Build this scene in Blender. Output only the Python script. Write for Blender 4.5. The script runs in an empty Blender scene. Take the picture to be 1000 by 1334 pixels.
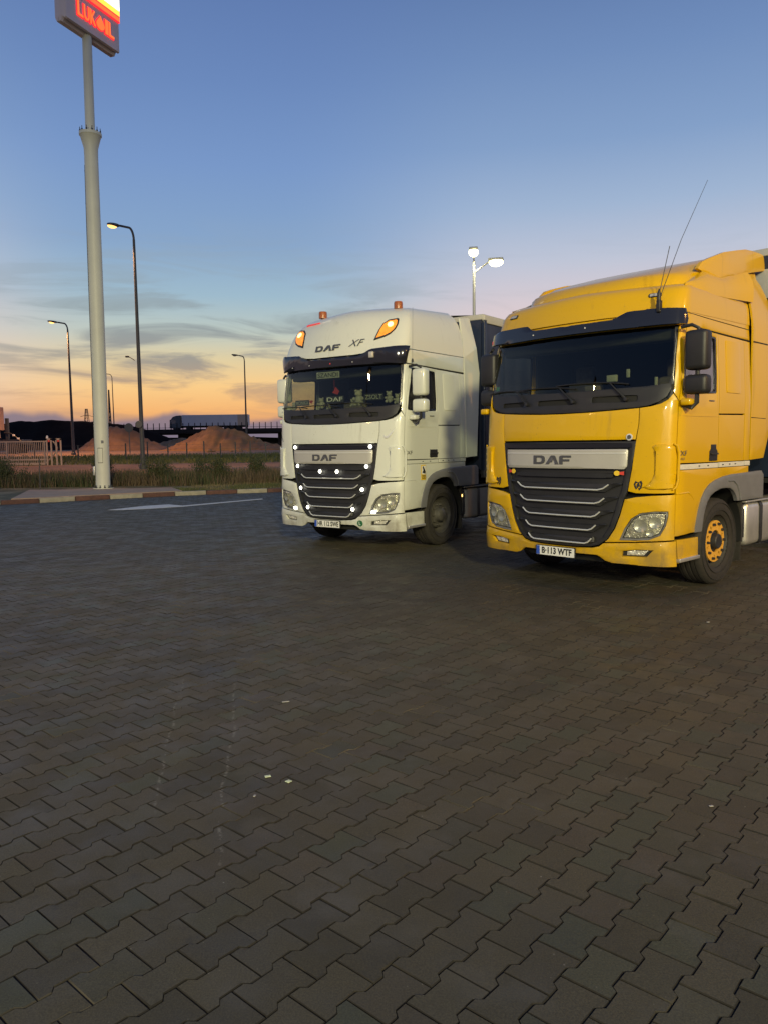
import bpy, bmesh, math, random
import numpy as np
from mathutils import Vector, Matrix
from mathutils.geometry import tessellate_polygon
R = math.radians
rnd = random.Random(7)
scn = bpy.context.scene
C = scn.collection

# ---------------------------------------------------------------- camera, sky, exposure
PITCH, CAMH, ROLL = .0895, 1.636, -.0134
cam = bpy.data.cameras.new('camera')
camo = bpy.data.objects.new('camera', cam)
C.objects.link(camo)
cam.sensor_fit = 'HORIZONTAL'
cam.sensor_width = 36
cam.lens = 36
cam.clip_start = .05
cam.clip_end = 6000
fw = Vector((0, math.cos(PITCH), -math.sin(PITCH)))
up0 = Vector((0, math.sin(PITCH), math.cos(PITCH)))
rt0 = Vector((1, 0, 0))
rt = rt0 * math.cos(ROLL) + up0 * math.sin(ROLL)
upv = up0 * math.cos(ROLL) - rt0 * math.sin(ROLL)
camo.matrix_world = Matrix.Translation((0, 0, CAMH)) @ Matrix((rt, upv, -fw)).transposed().to_4x4()
scn.camera = camo
scn.render.resolution_x, scn.render.resolution_y = 767, 1024
scn.view_settings.view_transform = 'Standard'
scn.view_settings.look = 'None'
scn.view_settings.exposure = 0
scn.view_settings.gamma = 1
scn.cycles.use_denoising = True
scn.cycles.max_bounces = 6
scn.cycles.transparent_max_bounces = 12
scn.cycles.sample_clamp_indirect = 3


def lin(h):
    h = h.lstrip('#')
    o = []
    for k in (0, 2, 4):
        c = int(h[k:k + 2], 16) / 255
        o.append(c / 12.92 if c <= .04045 else ((c + .055) / 1.055) ** 2.4)
    return (*o, 1)


def make_world():
    w = bpy.data.worlds.new('World')
    scn.world = w
    w.use_nodes = True
    nt = w.node_tree
    N, L = nt.nodes, nt.links
    for n in list(N):
        N.remove(n)

    def nd(t, **k):
        n = N.new(t)
        for a, b in k.items():
            setattr(n, a, b)
        return n

    def M(op, a, b=None, c=None, clamp=False):
        n = nd('ShaderNodeMath', operation=op, use_clamp=clamp)
        for i, v in enumerate((a, b, c)):
            if v is None:
                continue
            if isinstance(v, (int, float)):
                n.inputs[i].default_value = v
            else:
                L.new(v, n.inputs[i])
        return n.outputs[0]

    def mix(f, a, b):
        n = nd('ShaderNodeMix', data_type='RGBA')
        for s, v in ((0, f), (6, a), (7, b)):
            if isinstance(v, (int, float)):
                n.inputs[s].default_value = v
            elif isinstance(v, tuple):
                n.inputs[s].default_value = v
            else:
                L.new(v, n.inputs[s])
        return n.outputs[2]

    def ramp(f, stops):
        n = nd('ShaderNodeValToRGB')
        cr = n.color_ramp
        cr.interpolation = 'B_SPLINE' if False else 'LINEAR'
        while len(cr.elements) < len(stops):
            cr.elements.new(.5)
        for e, (p, c) in zip(cr.elements, stops):
            e.position = p / 90
            e.color = lin(c)
        L.new(f, n.inputs[0])
        return n.outputs[0]

    tc = nd('ShaderNodeTexCoord')
    sx = nd('ShaderNodeSeparateXYZ')
    L.new(tc.outputs['Generated'], sx.inputs[0])
    X, Y, Z = sx.outputs
    el = M('DIVIDE', M('ARCSINE', Z), math.pi / 180)          # degrees above the horizon
    az = M('DIVIDE', M('ARCTAN2', X, Y), math.pi / 180)       # degrees right of the view axis
    el90 = M('DIVIDE', M('MAXIMUM', el, 0), 90)
    sun = ramp(el90, [(0, '#7d6f7c'), (.8, '#94787c'), (1.5, '#d49a74'), (2.4, '#f6b673'), (4.2, '#fbcd8a'),
                      (6.2, '#e0cfa4'), (8.0, '#bec9c0'), (10.5, '#9fbbcc'), (14, '#88a6ca'), (19, '#7998c8'),
                      (24, '#6b89bc'), (29, '#607cb0'), (45, '#465f94'), (90, '#304872')])
    side = ramp(el90, [(0, '#8a7688'), (1.5, '#c8a59c'), (4, '#e6cdbe'), (7, '#e4cfcc'), (9.5, '#d9cbd0'),
                       (12.5, '#bfc5d6'), (16, '#a0b5d2'), (20, '#84a0c8'), (25, '#708dbb'), (29, '#627eae'),
                       (45, '#44619a'), (90, '#2f4a84')])
    anti = ramp(el90, [(0, '#5a5f78'), (4, '#6d6f88'), (9, '#8c8098'), (15, '#7f89ab'), (25, '#6280b0'),
                       (45, '#44619a'), (90, '#2f4a84')])
    wob = nd('ShaderNodeTexNoise')
    wob.inputs['Scale'].default_value = 2.2
    L.new(tc.outputs['Generated'], wob.inputs['Vector'])
    azw = M('ADD', az, M('MULTIPLY', M('SUBTRACT', wob.outputs[0], .5), 8))
    d1 = M('ABSOLUTE', M('ADD', azw, 13))
    f1 = nd('ShaderNodeMapRange', interpolation_type='SMOOTHSTEP')
    L.new(d1, f1.inputs[0])
    f1.inputs[1].default_value = 5
    f1.inputs[2].default_value = 22
    f2 = nd('ShaderNodeMapRange', interpolation_type='SMOOTHSTEP')
    L.new(d1, f2.inputs[0])
    f2.inputs[1].default_value = 45
    f2.inputs[2].default_value = 150
    col = mix(f2.outputs[0], mix(f1.outputs[0], sun, side), anti)
    # streaky cirrus and low bands, laid out in azimuth/elevation
    cv = nd('ShaderNodeCombineXYZ')
    L.new(M('ADD', M('MULTIPLY', az, .06), M('MULTIPLY', el, .05)), cv.inputs[0])
    L.new(M('MULTIPLY', el, .42), cv.inputs[1])
    n1 = nd('ShaderNodeTexNoise')
    n1.inputs['Scale'].default_value = 1.25
    n1.inputs['Detail'].default_value = 7
    n1.inputs['Roughness'].default_value = .58
    n1.inputs['Distortion'].default_value = .9
    L.new(cv.outputs[0], n1.inputs['Vector'])
    m1 = nd('ShaderNodeMapRange', interpolation_type='SMOOTHSTEP')
    L.new(n1.outputs[0], m1.inputs[0])
    m1.inputs[1].default_value = .44
    m1.inputs[2].default_value = .64
    # envelope over elevation: strongest 3.5..9 degrees, thin wisps up to 15
    env = nd('ShaderNodeValToRGB')
    cr = env.color_ramp
    for _ in range(5):
        cr.elements.new(.5)
    for e, (p, v) in zip(cr.elements, [(0, 0), (.9, .15), (2.2, .4), (5, .85), (8.5, .95), (11.5, .5), (16, .0)]):
        e.position = p / 90
        e.color = (v, v, v, 1)
    L.new(el90, env.inputs[0])
    fade = M('SUBTRACT', 1, M('MULTIPLY', f1.outputs[0], .75))
    cm = M('MULTIPLY', M('MULTIPLY', m1.outputs[0], env.outputs[0]), fade)
    ccol = ramp(el90, [(0, '#6f6a7c'), (3.5, '#b4937c'), (6, '#98948f'), (9, '#93a0a4'), (15, '#94a5b8')])
    col = mix(cm, col, ccol)
    # long mauve bank close to the horizon
    cv2 = nd('ShaderNodeCombineXYZ')
    L.new(M('MULTIPLY', az, .05), cv2.inputs[0])
    n2 = nd('ShaderNodeTexNoise')
    n2.inputs['Scale'].default_value = 1.6
    n2.inputs['Detail'].default_value = 5
    L.new(cv2.outputs[0], n2.inputs['Vector'])
    top = M('ADD', .75, M('MULTIPLY', M('MULTIPLY', n2.outputs[0], n2.outputs[0]), M('SUBTRACT', 3.4, M('MULTIPLY', az, .13))))
    b = M('SUBTRACT', top, el)
    bm_ = nd('ShaderNodeMapRange', interpolation_type='SMOOTHSTEP')
    L.new(b, bm_.inputs[0])
    bm_.inputs[1].default_value = -.25
    bm_.inputs[2].default_value = .35
    band = M('MULTIPLY', bm_.outputs[0], .85)
    col = mix(band, col, lin('#7f7688'))
    gnd_ = nd('ShaderNodeMapRange')
    L.new(el, gnd_.inputs[0])
    gnd_.inputs[1].default_value = -1.5
    gnd_.inputs[2].default_value = -.2
    col = mix(gnd_.outputs[0], (.02, .018, .016, 1), col)
    bg = nd('ShaderNodeBackground')
    L.new(col, bg.inputs[0])
    bg.inputs[1].default_value = 1.0
    out = nd('ShaderNodeOutputWorld')
    L.new(bg.outputs[0], out.inputs[0])


make_world()


def lamp(name, typ, loc, power, col, size=.3, target=None, cone=None):
    l = bpy.data.lights.new(name, typ)
    l.energy = power
    l.color = col
    if typ == 'AREA':
        l.size = size
    else:
        l.shadow_soft_size = size
    if cone:
        l.spot_size = R(cone)
        l.spot_blend = .5
    o = bpy.data.objects.new(name, l)
    C.objects.link(o)
    o.location = loc
    if target is not None:
        o.rotation_euler = (Vector(target) - Vector(loc)).to_track_quat('-Z', 'Y').to_euler()
    return o


# ---------------------------------------------------------------- materials
def mat(name, col, rough=.5, metal=0, coat=0, noise=0, nscale=8, bump=0, bscale=40, emit=None, estr=0, spec=.5,
        alpha_rand=0, col2=None, c2scale=3, c2lo=.45, c2hi=.65, coord='Object'):
    m = bpy.data.materials.new(name)
    m.use_nodes = True
    nt = m.node_tree
    N, L = nt.nodes, nt.links
    b = N['Principled BSDF']
    c = (*col[:3], 1)
    b.inputs['Base Color'].default_value = c
    b.inputs['Roughness'].default_value = rough
    b.inputs['Metallic'].default_value = metal
    b.inputs['Specular IOR Level'].default_value = spec
    if coat:
        b.inputs['Coat Weight'].default_value = coat
        b.inputs['Coat Roughness'].default_value = .06
    tc = N.new('ShaderNodeTexCoord')
    src = tc.outputs[coord] if coord != 'World' else None
    if coord == 'World':
        g = N.new('ShaderNodeNewGeometry')
        src = g.outputs['Position']
    cur = None
    if noise or col2:
        if noise:
            n = N.new('ShaderNodeTexNoise')
            n.inputs['Scale'].default_value = nscale
            n.inputs['Detail'].default_value = 6
            n.inputs['Roughness'].default_value = .65
            L.new(src, n.inputs['Vector'])
            mr = N.new('ShaderNodeMapRange')
            L.new(n.outputs[0], mr.inputs[0])
            mr.inputs[1].default_value = .25
            mr.inputs[2].default_value = .75
            mr.inputs[3].default_value = 1 - noise
            mr.inputs[4].default_value = 1 + noise
            vm = N.new('ShaderNodeVectorMath')
            vm.operation = 'SCALE'
            vm.inputs[0].default_value = c[:3]
            L.new(mr.outputs[0], vm.inputs['Scale'])
            cur = vm.outputs[0]
        if col2:
            n2 = N.new('ShaderNodeTexNoise')
            n2.inputs['Scale'].default_value = c2scale
            n2.inputs['Detail'].default_value = 5
            L.new(src, n2.inputs['Vector'])
            mr2 = N.new('ShaderNodeMapRange')
            L.new(n2.outputs[0], mr2.inputs[0])
            mr2.inputs[1].default_value = c2lo
            mr2.inputs[2].default_value = c2hi
            mx = N.new('ShaderNodeMix')
            mx.data_type = 'RGBA'
            L.new(mr2.outputs[0], mx.inputs[0])
            if cur is not None:
                L.new(cur, mx.inputs[6])
            else:
                mx.inputs[6].default_value = c
            mx.inputs[7].default_value = (*col2[:3], 1)
            cur = mx.outputs[2]
        L.new(cur, b.inputs['Base Color'])
    if bump:
        n = N.new('ShaderNodeTexNoise')
        n.inputs['Scale'].default_value = bscale
        n.inputs['Detail'].default_value = 5
        L.new(src, n.inputs['Vector'])
        bp = N.new('ShaderNodeBump')
        bp.inputs['Strength'].default_value = bump
        bp.inputs['Distance'].default_value = .02
        L.new(n.outputs[0], bp.inputs['Height'])
        L.new(bp.outputs[0], b.inputs['Normal'])
    if emit:
        b.inputs['Emission Color'].default_value = (*emit[:3], 1)
        b.inputs['Emission Strength'].default_value = estr
    return m


def glass_mat(name, tint, refl=.06, rough=.01):
    m = bpy.data.materials.new(name)
    m.use_nodes = True
    nt = m.node_tree
    N, L = nt.nodes, nt.links
    for n in list(N):
        N.remove(n)
    t = N.new('ShaderNodeBsdfTransparent')
    t.inputs[0].default_value = (*tint, 1)
    g = N.new('ShaderNodeBsdfGlossy')
    g.inputs['Roughness'].default_value = rough
    g.inputs[0].default_value = (.9, .9, .9, 1)
    f = N.new('ShaderNodeFresnel')
    f.inputs[0].default_value = 1.5
    mm = N.new('ShaderNodeMath')
    mm.operation = 'MULTIPLY'
    mm.inputs[1].default_value = refl / .04
    geo = N.new('ShaderNodeNewGeometry')
    fr = N.new('ShaderNodeMath')
    fr.operation = 'SUBTRACT'
    fr.inputs[0].default_value = 1
    L.new(geo.outputs['Backfacing'], fr.inputs[1])
    m3 = N.new('ShaderNodeMath')
    m3.operation = 'MULTIPLY'
    L.new(f.outputs[0], m3.inputs[0])
    L.new(fr.outputs[0], m3.inputs[1])
    L.new(m3.outputs[0], mm.inputs[0])
    mx = N.new('ShaderNodeMixShader')
    L.new(mm.outputs[0], mx.inputs[0])
    L.new(t.outputs[0], mx.inputs[1])
    L.new(g.outputs[0], mx.inputs[2])
    o = N.new('ShaderNodeOutputMaterial')
    L.new(mx.outputs[0], o.inputs[0])
    return m


def paint(name, col):
    """car paint with a clear coat, faint waviness and road film low down (object space is the truck's own)"""
    m = mat(name, col, .36, spec=.3, coat=.38)
    nt = m.node_tree
    N, L = nt.nodes, nt.links
    b = N['Principled BSDF']
    tc = N.new('ShaderNodeTexCoord')
    sx = N.new('ShaderNodeSeparateXYZ')
    L.new(tc.outputs['Object'], sx.inputs[0])

    def noise(sc, sy=1, det=5):
        mp = N.new('ShaderNodeMapping')
        mp.inputs['Scale'].default_value = (1, 1, sy)
        L.new(tc.outputs['Object'], mp.inputs[0])
        n = N.new('ShaderNodeTexNoise')
        n.inputs['Scale'].default_value = sc
        n.inputs['Detail'].default_value = det
        n.inputs['Roughness'].default_value = .65
        L.new(mp.outputs[0], n.inputs['Vector'])
        return n.outputs[0]

    def rng(v, a, b_, c=0, d=1):
        n = N.new('ShaderNodeMapRange')
        n.interpolation_type = 'SMOOTHSTEP'
        L.new(v, n.inputs[0])
        for i, q in enumerate((a, b_, c, d)):
            n.inputs[i + 1].default_value = q
        return n.outputs[0]

    def mul(a, b_):
        n = N.new('ShaderNodeMath')
        n.operation = 'MULTIPLY'
        L.new(a, n.inputs[0])
        L.new(b_, n.inputs[1])
        return n.outputs[0]

    def add(a, b_):
        n = N.new('ShaderNodeMath')
        n.operation = 'ADD'
        n.use_clamp = True
        L.new(a, n.inputs[0])
        L.new(b_, n.inputs[1])
        return n.outputs[0]
    film = mul(rng(sx.outputs[2], .35, 1.15, .8, 0), rng(noise(3.2), .35, .7, .15, .75))
    streak = mul(rng(noise(9, .07), .56, .74, 0, .30), rng(noise(1.1), .4, .6))
    bugs = mul(rng(noise(48, 1, 2), .69, .74, 0, .6), rng(sx.outputs[1], .1, .5, 1, 0))
    dirt = add(add(film, streak), bugs)
    mx = N.new('ShaderNodeMix')
    mx.data_type = 'RGBA'
    L.new(dirt, mx.inputs[0])
    mx.inputs[6].default_value = (*col, 1)
    mx.inputs[7].default_value = (.13, .10, .065, 1)
    L.new(mx.outputs[2], b.inputs['Base Color'])
    L.new(rng(dirt, 0, .6, .30, .7), b.inputs['Roughness'])
    L.new(rng(dirt, 0, .5, .42, .02), b.inputs['Coat Weight'])
    bp = N.new('ShaderNodeBump')
    bp.inputs['Strength'].default_value = .12
    bp.inputs['Distance'].default_value = .02
    L.new(noise(2.3, 1, 2), bp.inputs['Height'])
    L.new(bp.outputs[0], b.inputs['Normal'])
    L.new(bp.outputs[0], b.inputs['Coat Normal'])
    return m


MT = {}
MT['yellow'] = paint('yellow_paint', (.62, .362, .001))
MT['white'] = paint('white_paint', (.62, .63, .56))
MT['black_plastic'] = mat('black_plastic', (.016, .016, .018), .5, noise=.25, nscale=6)
MT['black_gloss'] = mat('black_gloss', (.012, .012, .016), .18)
MT['visor'] = mat('smoked_visor', (.014, .014, .02), .12, coat=.3)
MT['rubber'] = mat('tyre_rubber', (.023, .020, .017), .8, noise=.3, nscale=14, bump=.3, bscale=60)
MT['grey_plastic'] = mat('grey_plastic', (.15, .15, .16), .55, noise=.12, nscale=5)
MT['silver'] = mat('silver_panel', (.52, .50, .45), .38, metal=.35, noise=.06, nscale=3)
MT['chrome'] = mat('chrome', (.78, .78, .74), .28, metal=.45)
MT['dark_metal'] = mat('dark_metal', (.05, .05, .052), .5, metal=.5, noise=.3, nscale=8)
MT['underbody'] = mat('underbody_black', (.008, .008, .008), .8)
MT['alu'] = mat('brushed_aluminium', (.6, .58, .55), .36, metal=.7, noise=.12, nscale=6)
MT['seam'] = mat('seam_dark', (.02, .018, .012), .8)
MT['ringorange'] = mat('orange_wheel_ring', (.66, .34, .04), .5, noise=.15, nscale=12)
MT['steel_rim'] = mat('steel_rim', (.10, .095, .085), .5, metal=.4, noise=.3, nscale=10)
MT['black_print'] = mat('black_print', (.02, .02, .022), .5)
MT['grey_print'] = mat('grey_print', (.09, .09, .10), .35, metal=.3)
MT['plate_white'] = mat('plate_white', (.72, .72, .68), .4)
MT['plate_blue'] = mat('plate_blue', (.03, .08, .4), .4)
MT['stripe_white'] = mat('white_stripe', (.6, .57, .5), .5, noise=.12, nscale=20)
MT['glass'] = glass_mat('windscreen_glass', (.74, .77, .70), .032)
MT['sideglass'] = glass_mat('side_window_glass', (.8, .82, .8), .12)
MT['lens'] = mat('headlamp_chrome', (.72, .70, .62), .22, metal=.35, noise=.55, nscale=22, bump=1, bscale=26)
MT['lensglass'] = glass_mat('clear_lens', (.85, .85, .82), .08)
MT['amber'] = mat('amber_lens', (.8, .26, .03), .2, noise=.5, nscale=25, emit=(1, .36, .04), estr=.55)
MT['amber_off'] = mat('amber_beacon', (.30, .085, .02), .3)
MT['led'] = mat('white_led', (1, 1, 1), .3, emit=(1, .97, .8), estr=6)
MT['ledwarm'] = mat('warm_marker', (1, .6, .2), .3, emit=(1, .6, .15), estr=5)
MT['red_mark'] = mat('red_marker', (.7, .04, .05), .4, emit=(1, .1, .08), estr=.35)
MT['interior'] = mat('cab_interior', (.035, .035, .037), .8, noise=.3, nscale=5)
MT['seatcloth'] = mat('seat_cloth', (.14, .12, .11), .9, noise=.3, nscale=12)
MT['plush'] = mat('white_plush', (.36, .35, .30), .9, noise=.2, nscale=25, bump=.6, bscale=50)
MT['sign_pale'] = mat('pale_sign_card', (.36, .37, .31), .6)
MT['heart'] = mat('red_cloth', (.4, .03, .03), .8)
MT['curtain'] = mat('navy_tarpaulin', (.010, .017, .040), .42, noise=.3, nscale=2.5, bump=.35, bscale=3)
MT['trailer_wall'] = mat('pale_trailer_wall', (.42, .41, .37), .45, noise=.1, nscale=3)
MT['greywall'] = mat('grey_trailer_wall', (.34, .35, .36), .4, noise=.12, nscale=3)
MT['stick_yellow'] = mat('yellow_sticker', (.75, .5, .03), .5)
MT['stick_green'] = mat('green_sticker', (.02, .12, .05), .5)
MT['stick_red'] = mat('red_sticker', (.6, .05, .03), .5)
MT['mirror'] = mat('mirror_glass', (.7, .7, .7), .03, metal=1)


# ---------------------------------------------------------------- mesh helpers
def link(name, me, m=None, parent=None, smooth=True, ang=35):
    o = bpy.data.objects.new(name, me)
    C.objects.link(o)
    if m is not None and not me.materials:
        me.materials.append(m)
    if parent is not None:
        o.parent = parent
    if smooth:
        me.shade_smooth()
        me.set_sharp_from_angle(angle=R(ang))
    return o


def tagt(o, label, cat, group=None, kind=None):
    if label:
        o['label'] = label
    if cat:
        o['category'] = cat
    if group:
        o['group'] = group
    if kind:
        o['kind'] = kind
    return o


def thing(name, label, cat, loc=(0, 0, 0), rz=0, group=None):
    o = bpy.data.objects.new(name, None)
    o.empty_display_size = .2
    C.objects.link(o)
    o.location = loc
    o.rotation_euler = (0, 0, rz)
    return tagt(o, label, cat, group)


class MB:
    def __init__(s):
        s.v, s.f = [], []

    def add(s, vs, fs, M=None):
        n = len(s.v)
        s.v += [tuple(M @ Vector(p)) if M is not None else tuple(p) for p in vs]
        s.f += [tuple(i + n for i in f) for f in fs]
        return s

    def box(s, x0, x1, y0, y1, z0, z1, M=None, bev=0):
        if bev:
            bm = bmesh.new()
            vs = [bm.verts.new(p) for p in ((x0, y0, z0), (x1, y0, z0), (x1, y1, z0), (x0, y1, z0),
                                            (x0, y0, z1), (x1, y0, z1), (x1, y1, z1), (x0, y1, z1))]
            for f in ((3, 2, 1, 0), (4, 5, 6, 7), (0, 1, 5, 4), (1, 2, 6, 5), (2, 3, 7, 6), (3, 0, 4, 7)):
                bm.faces.new([vs[i] for i in f])
            bmesh.ops.bevel(bm, geom=bm.edges[:], offset=bev, segments=3, affect='EDGES', profile=.5)
            bm.verts.index_update()
            s.add([v.co[:] for v in bm.verts], [[v.index for v in f.verts] for f in bm.faces], M)
            bm.free()
            return s
        return s.add([(x0, y0, z0), (x1, y0, z0), (x1, y1, z0), (x0, y1, z0), (x0, y0, z1), (x1, y0, z1), (x1, y1, z1), (x0, y1, z1)],
                     [(3, 2, 1, 0), (4, 5, 6, 7), (0, 1, 5, 4), (1, 2, 6, 5), (2, 3, 7, 6), (3, 0, 4, 7)], M)

    def tube(s, pts, r, n=8, caps=True):
        P = [Vector(p) for p in pts]
        rs = r if isinstance(r, (list, tuple)) else [r] * len(P)
        base = len(s.v)
        a = None
        for i, p in enumerate(P):
            d = (P[min(i + 1, len(P) - 1)] - P[max(i - 1, 0)]).normalized()
            if a is None:
                a = d.orthogonal().normalized()
            else:
                a = (a - d * a.dot(d)).normalized()
            b = d.cross(a)
            for k in range(n):
                t = 2 * math.pi * k / n
                s.v.append(tuple(p + (a * math.cos(t) + b * math.sin(t)) * rs[i]))
        for i in range(len(P) - 1):
            for k in range(n):
                k2 = (k + 1) % n
                s.f.append((base + i * n + k, base + i * n + k2, base + (i + 1) * n + k2, base + (i + 1) * n + k))
        if caps:
            s.f.append(tuple(base + k for k in range(n))[::-1])
            s.f.append(tuple(base + (len(P) - 1) * n + k for k in range(n)))
        return s

    def lathe(s, prof, n=32, M=None, close=False):
        # prof: (radius, height along z)
        vs, fs = [], []
        for r, z in prof:
            for k in range(n):
                t = 2 * math.pi * k / n
                vs.append((r * math.cos(t), r * math.sin(t), z))
        m = len(prof)
        for i in range(m - 1 + (1 if close else 0)):
            j = (i + 1) % m
            for k in range(n):
                k2 = (k + 1) % n
                fs.append((i * n + k, i * n + k2, j * n + k2, j * n + k))
        if not close:
            if prof[0][0] > 1e-6:
                fs.append(tuple(range(n))[::-1])
            if prof[-1][0] > 1e-6:
                fs.append(tuple((m - 1) * n + k for k in range(n)))
        return s.add(vs, fs, M)

    def prism(s, poly, M, d):
        # poly in XY, extruded along +Z by d
        n = len(poly)
        vs = [(x, y, 0) for x, y in poly] + [(x, y, d) for x, y in poly]
        fs = [(i, (i + 1) % n, n + (i + 1) % n, n + i) for i in range(n)]
        for t in tessellate_polygon([[Vector((x, y, 0)) for x, y in poly]]):
            fs.append(tuple(t)[::-1])
            fs.append(tuple(i + n for i in t))
        return s.add(vs, fs, M)

    def mesh(s, name='m'):
        me = bpy.data.meshes.new(name)
        me.from_pydata(s.v, [], s.f)
        me.validate()
        bm = bmesh.new()
        bm.from_mesh(me)
        bmesh.ops.remove_doubles(bm, verts=bm.verts, dist=1e-5)
        bmesh.ops.recalc_face_normals(bm, faces=bm.faces)
        bm.to_mesh(me)
        bm.free()
        return me

    def build(s, name, m, parent=None, smooth=True, ang=35):
        return link(name, s.mesh(name), m, parent, smooth, ang)


def text_mesh(txt, size, extrude=0, offset=0, xs=1.0, align='CENTER', shear=0, space=1.0):
    cu = bpy.data.curves.new('lettering', 'FONT')
    cu.body = txt
    cu.size = size
    cu.extrude = extrude
    cu.offset = offset
    cu.align_x = align
    cu.align_y = 'CENTER'
    cu.shear = shear
    cu.space_character = space
    cu.resolution_u = 3
    o = bpy.data.objects.new('lettering', cu)
    C.objects.link(o)
    dg = bpy.context.evaluated_depsgraph_get()
    me = bpy.data.meshes.new_from_object(o.evaluated_get(dg))
    bpy.data.objects.remove(o)
    bpy.data.curves.remove(cu)
    vs = [(v.co.x * xs, v.co.y, v.co.z) for v in me.vertices]
    fs = [tuple(p.vertices) for p in me.polygons]
    bpy.data.meshes.remove(me)
    return vs, fs


# ---------------------------------------------------------------- cab surface: (u, z) wraps round the front and the sides
PCP = [(0, 0), (.2, .005), (.4, .02), (.6, .05), (.8, .09), (1.0, .135), (1.1, .165), (1.17, .20), (1.215, .245), (1.24, .30), (1.25, .37), (1.25, .44), (1.25, .5)]


def plan_dense():
    P = [(-.2, .005)] + PCP
    out = []
    for i in range(1, len(P) - 2):
        a, b, c, d = (np.array(P[k]) for k in (i - 1, i, i + 1, i + 2))
        for t in np.linspace(0, 1, 12, endpoint=False):
            out.append(.5 * ((2 * b) + (-a + c) * t + (2 * a - 5 * b + 4 * c - d) * t * t + (-a + 3 * b - 3 * c + d) * t ** 3))
    D = np.array(out)
    D = D[D[:, 1] < .445]
    return np.vstack([D, [1.25, 5.0]])


PD = plan_dense()
PL = np.r_[0, np.cumsum(np.hypot(*np.diff(PD, axis=0).T))]
KU = 1.0204
SBY = [(.2, .05), (.35, .02), (.5, 0), (.9, 0), (1.6, .012), (1.98, .035), (2.8, .17), (3.0, .21), (3.12, .25), (3.2, .31), (3.25, .42)]
WSY = [(0, 0), (2.1, 0), (2.8, .035), (3.1, .055), (3.2, .08), (3.25, .13)]
SBW = [(.2, .05), (.35, .02), (.5, 0), (.9, 0), (1.6, .012), (1.98, .035), (2.8, .15), (3.0, .14), (3.1, .17), (3.2, .21), (3.35, .28), (3.47, .35), (3.57, .44), (3.64, .55), (3.68, .68)]
WSW = [(0, 0), (2.1, 0), (2.8, .035), (3.0, .03), (3.2, .05), (3.35, .08), (3.5, .14), (3.6, .22), (3.68, .34)]


def interp(z, T):
    return float(np.interp(z, [a for a, _ in T], [b for _, b in T]))


def make_G(SB, WS):
    def G(u, z, off=0.0):
        def g(u, z):
            s = 1 if u >= 0 else -1
            a = abs(u)
            x = float(np.interp(a, PL, PD[:, 0]))
            b = float(np.interp(a, PL, PD[:, 1]))
            sb = interp(z, SB)
            ws = interp(z, WS)
            f = 1 - min(max((b - .1) / 1.0, 0), 1)
            f = f * f * (3 - 2 * f)
            return Vector((s * (x - ws * x / 1.25), b + sb * f, z))
        p = g(u, z)
        if off:
            e = .004
            du = g(u + e, z) - g(u - e, z)
            dz = g(u, z + e) - g(u, z - e)
            p = p + du.cross(dz).normalized() * off
        return p
    return G


def refine(outer, holes=(), du=.07, dz=.12):
    """2D polygon with holes -> triangles cut along a grid so that it can be bent."""
    loops = [[Vector((x, y, 0)) for x, y in outer]] + [[Vector((x, y, 0)) for x, y in h] for h in holes]
    tris = tessellate_polygon(loops)
    flat = [v for l in loops for v in l]
    bm = bmesh.new()
    vs = [bm.verts.new(v) for v in flat]
    for t in tris:
        try:
            bm.faces.new([vs[i] for i in t])
        except ValueError:
            pass
    xs = [v.x for v in flat]
    ys = [v.y for v in flat]
    for lo, hi, st, ax in ((min(xs), max(xs), du, 0), (min(ys), max(ys), dz, 1)):
        k = math.ceil(lo / st + 1e-6)
        while k * st < hi - 1e-4:
            co = [0, 0, 0]
            no = [0, 0, 0]
            co[ax] = k * st
            no[ax] = 1
            bmesh.ops.bisect_plane(bm, geom=bm.verts[:] + bm.edges[:] + bm.faces[:], dist=1e-5, plane_co=co, plane_no=no)
            k += 1
    bmesh.ops.remove_doubles(bm, verts=bm.verts, dist=1e-5)
    bmesh.ops.dissolve_limit(bm, angle_limit=.0, verts=[], edges=[]) if False else None
    for f in bm.faces:
        if f.normal.z < 0:
            f.normal_flip()
    bm.verts.index_update()
    V = [(v.co.x, v.co.y) for v in bm.verts]
    F = [tuple(v.index for v in f.verts) for f in bm.faces]
    B = []
    for e in bm.edges:
        if len(e.link_faces) == 1:
            l = e.link_loops[0]
            B.append((l.vert.index, l.link_loop_next.vert.index))
    bm.free()
    return V, F, B


def sheet(name, outer, G, m, parent, holes=(), off=0.0, th=.012, du=.07, dz=.12, soft=.0035):
    """A bent panel with thickness and a small softened rim."""
    V, F, B = refine(outer, holes, du, dz)
    rim = {i for e in B for i in e}
    vs = [G(u, z, off - (soft if i in rim else 0)) for i, (u, z) in enumerate(V)]
    n = len(vs)
    vs += [G(u, z, off - th) for u, z in V]
    fs = list(F) + [tuple(i + n for i in f)[::-1] for f in F]
    fs += [(b, a, a + n, b + n) for a, b in B]
    me = bpy.data.meshes.new(name)
    me.from_pydata([tuple(v) for v in vs], [], fs)
    me.validate()
    return link(name, me, m, parent, True, 40)


def mir(poly):
    return [(-x, y) for x, y in poly][::-1]


def smooth_poly(pts, it=1, closed=True):
    for _ in range(it):
        o = []
        n = len(pts)
        for i in range(n):
            a, b = pts[i], pts[(i + 1) % n]
            o.append((a[0] * .75 + b[0] * .25, a[1] * .75 + b[1] * .25))
            o.append((a[0] * .25 + b[0] * .75, a[1] * .25 + b[1] * .75))
        pts = o
    return pts


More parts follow.
